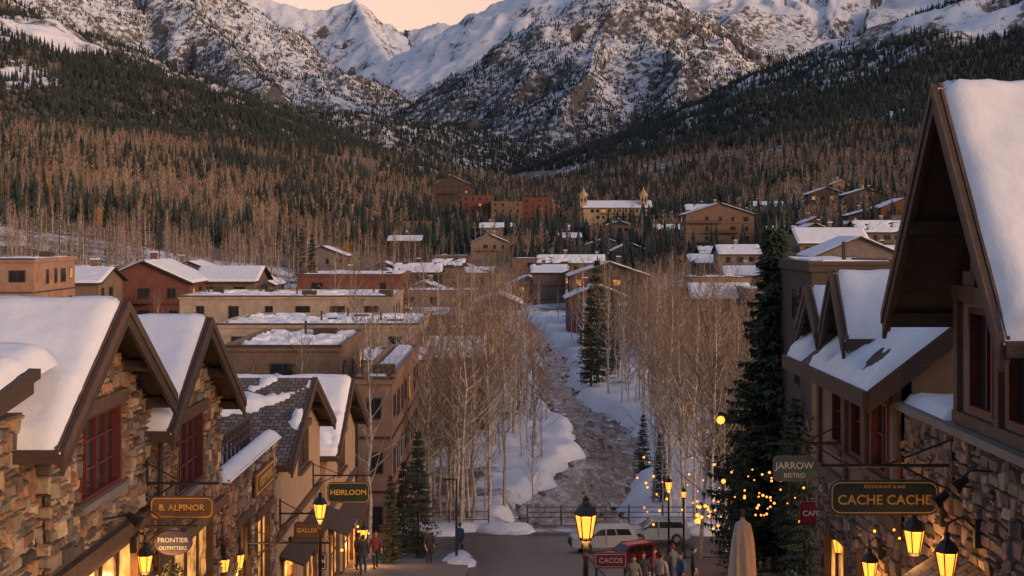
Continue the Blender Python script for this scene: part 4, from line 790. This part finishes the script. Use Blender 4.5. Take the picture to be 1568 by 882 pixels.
person(bx(704,79.5),79.5,2.9,cb,jn,'walk'); person(bx(657,72),72,.5,cd,cd,'stand'); person(bx(575,68),68,.3,cr,cd,'walk',hat=cr); person(bx(549,66),66,2.5,cg,jn,'stand'); person(bx(556,64),64,3.3,cd,jn,'walk')
for i,(px,Y,c,po) in enumerate(((985,53,cd,'stand'),(1001,55,cr,'stand'),(1012,51,cw,'stand'),(1030,56,cg,'walk'),(1043,53,cb,'stand'),(970,50,cg,'walk'),(1062,55,cd,'stand'))): person(bx(px,Y),Y,i*1.3,c,jn if i%2 else cd,po,h=1.6+.05*(i%4),hat=(cr if i==3 else None))
# ---------------------------------------------------------------- world, sun, camera
AZ=125; EL=9.0   # low evening sun behind the viewer, to the right
w=bpy.data.worlds.new('World'); sc.world=w; w.use_nodes=True; nt=w.node_tree; bg=nt.nodes['Background']; L=nt.links
sky=nt.nodes.new('ShaderNodeTexSky'); sky.sky_type='NISHITA'; sky.sun_disc=False; sky.sun_elevation=math.radians(EL); sky.sun_rotation=math.radians(AZ); sky.dust_density=3.0; sky.ozone_density=1.0
tn=nt.nodes.new('ShaderNodeMix'); tn.data_type='RGBA'; tn.blend_type='MULTIPLY'; tn.inputs[0].default_value=1; tn.inputs[7].default_value=(1.07,.95,1.06,1); L.new(sky.outputs[0],tn.inputs[6])
tc=nt.nodes.new('ShaderNodeTexCoord'); dp=nt.nodes.new('ShaderNodeVectorMath'); dp.operation='DOT_PRODUCT'; L.new(tc.outputs['Generated'],dp.inputs[0]); dp.inputs[1].default_value=Vector((-.1,1,.05)).normalized()
mx=nt.nodes.new('ShaderNodeMath'); mx.operation='MAXIMUM'; mx.inputs[1].default_value=0; L.new(dp.outputs['Value'],mx.inputs[0]); pw=nt.nodes.new('ShaderNodeMath'); pw.operation='POWER'; pw.inputs[1].default_value=9; L.new(mx.outputs[0],pw.inputs[0])
ad=nt.nodes.new('ShaderNodeMix'); ad.data_type='RGBA'; ad.blend_type='ADD'; L.new(pw.outputs[0],ad.inputs[0]); L.new(tn.outputs[2],ad.inputs[6]); ad.inputs[7].default_value=(3.2,1.1,0,1)
L.new(ad.outputs[2],bg.inputs['Color']); bg.inputs['Strength'].default_value=.195
sl=bpy.data.lights.new('sun','SUN'); sl.energy=.5; sl.angle=math.radians(18); sl.color=(1,.63,.42); so=link(bpy.data.objects.new('sun',sl))
d=Vector((math.sin(math.radians(AZ))*math.cos(math.radians(EL)),math.cos(math.radians(AZ))*math.cos(math.radians(EL)),math.sin(math.radians(EL)))); so.rotation_euler=d.to_track_quat('Z','Y').to_euler()
cam=bpy.data.cameras.new('camera'); cam.sensor_width=36; cam.lens=36*F/1568; cam.shift_y=(HY-441)/1568; cam.clip_end=30000; cam.clip_start=.5
co=link(bpy.data.objects.new('camera',cam)); co.location=(0,0,CZ); co.rotation_euler=(math.pi/2,0,0); sc.camera=co
sc.view_settings.view_transform='Standard'; sc.view_settings.look='None'; sc.view_settings.exposure=0; sc.view_settings.gamma=1
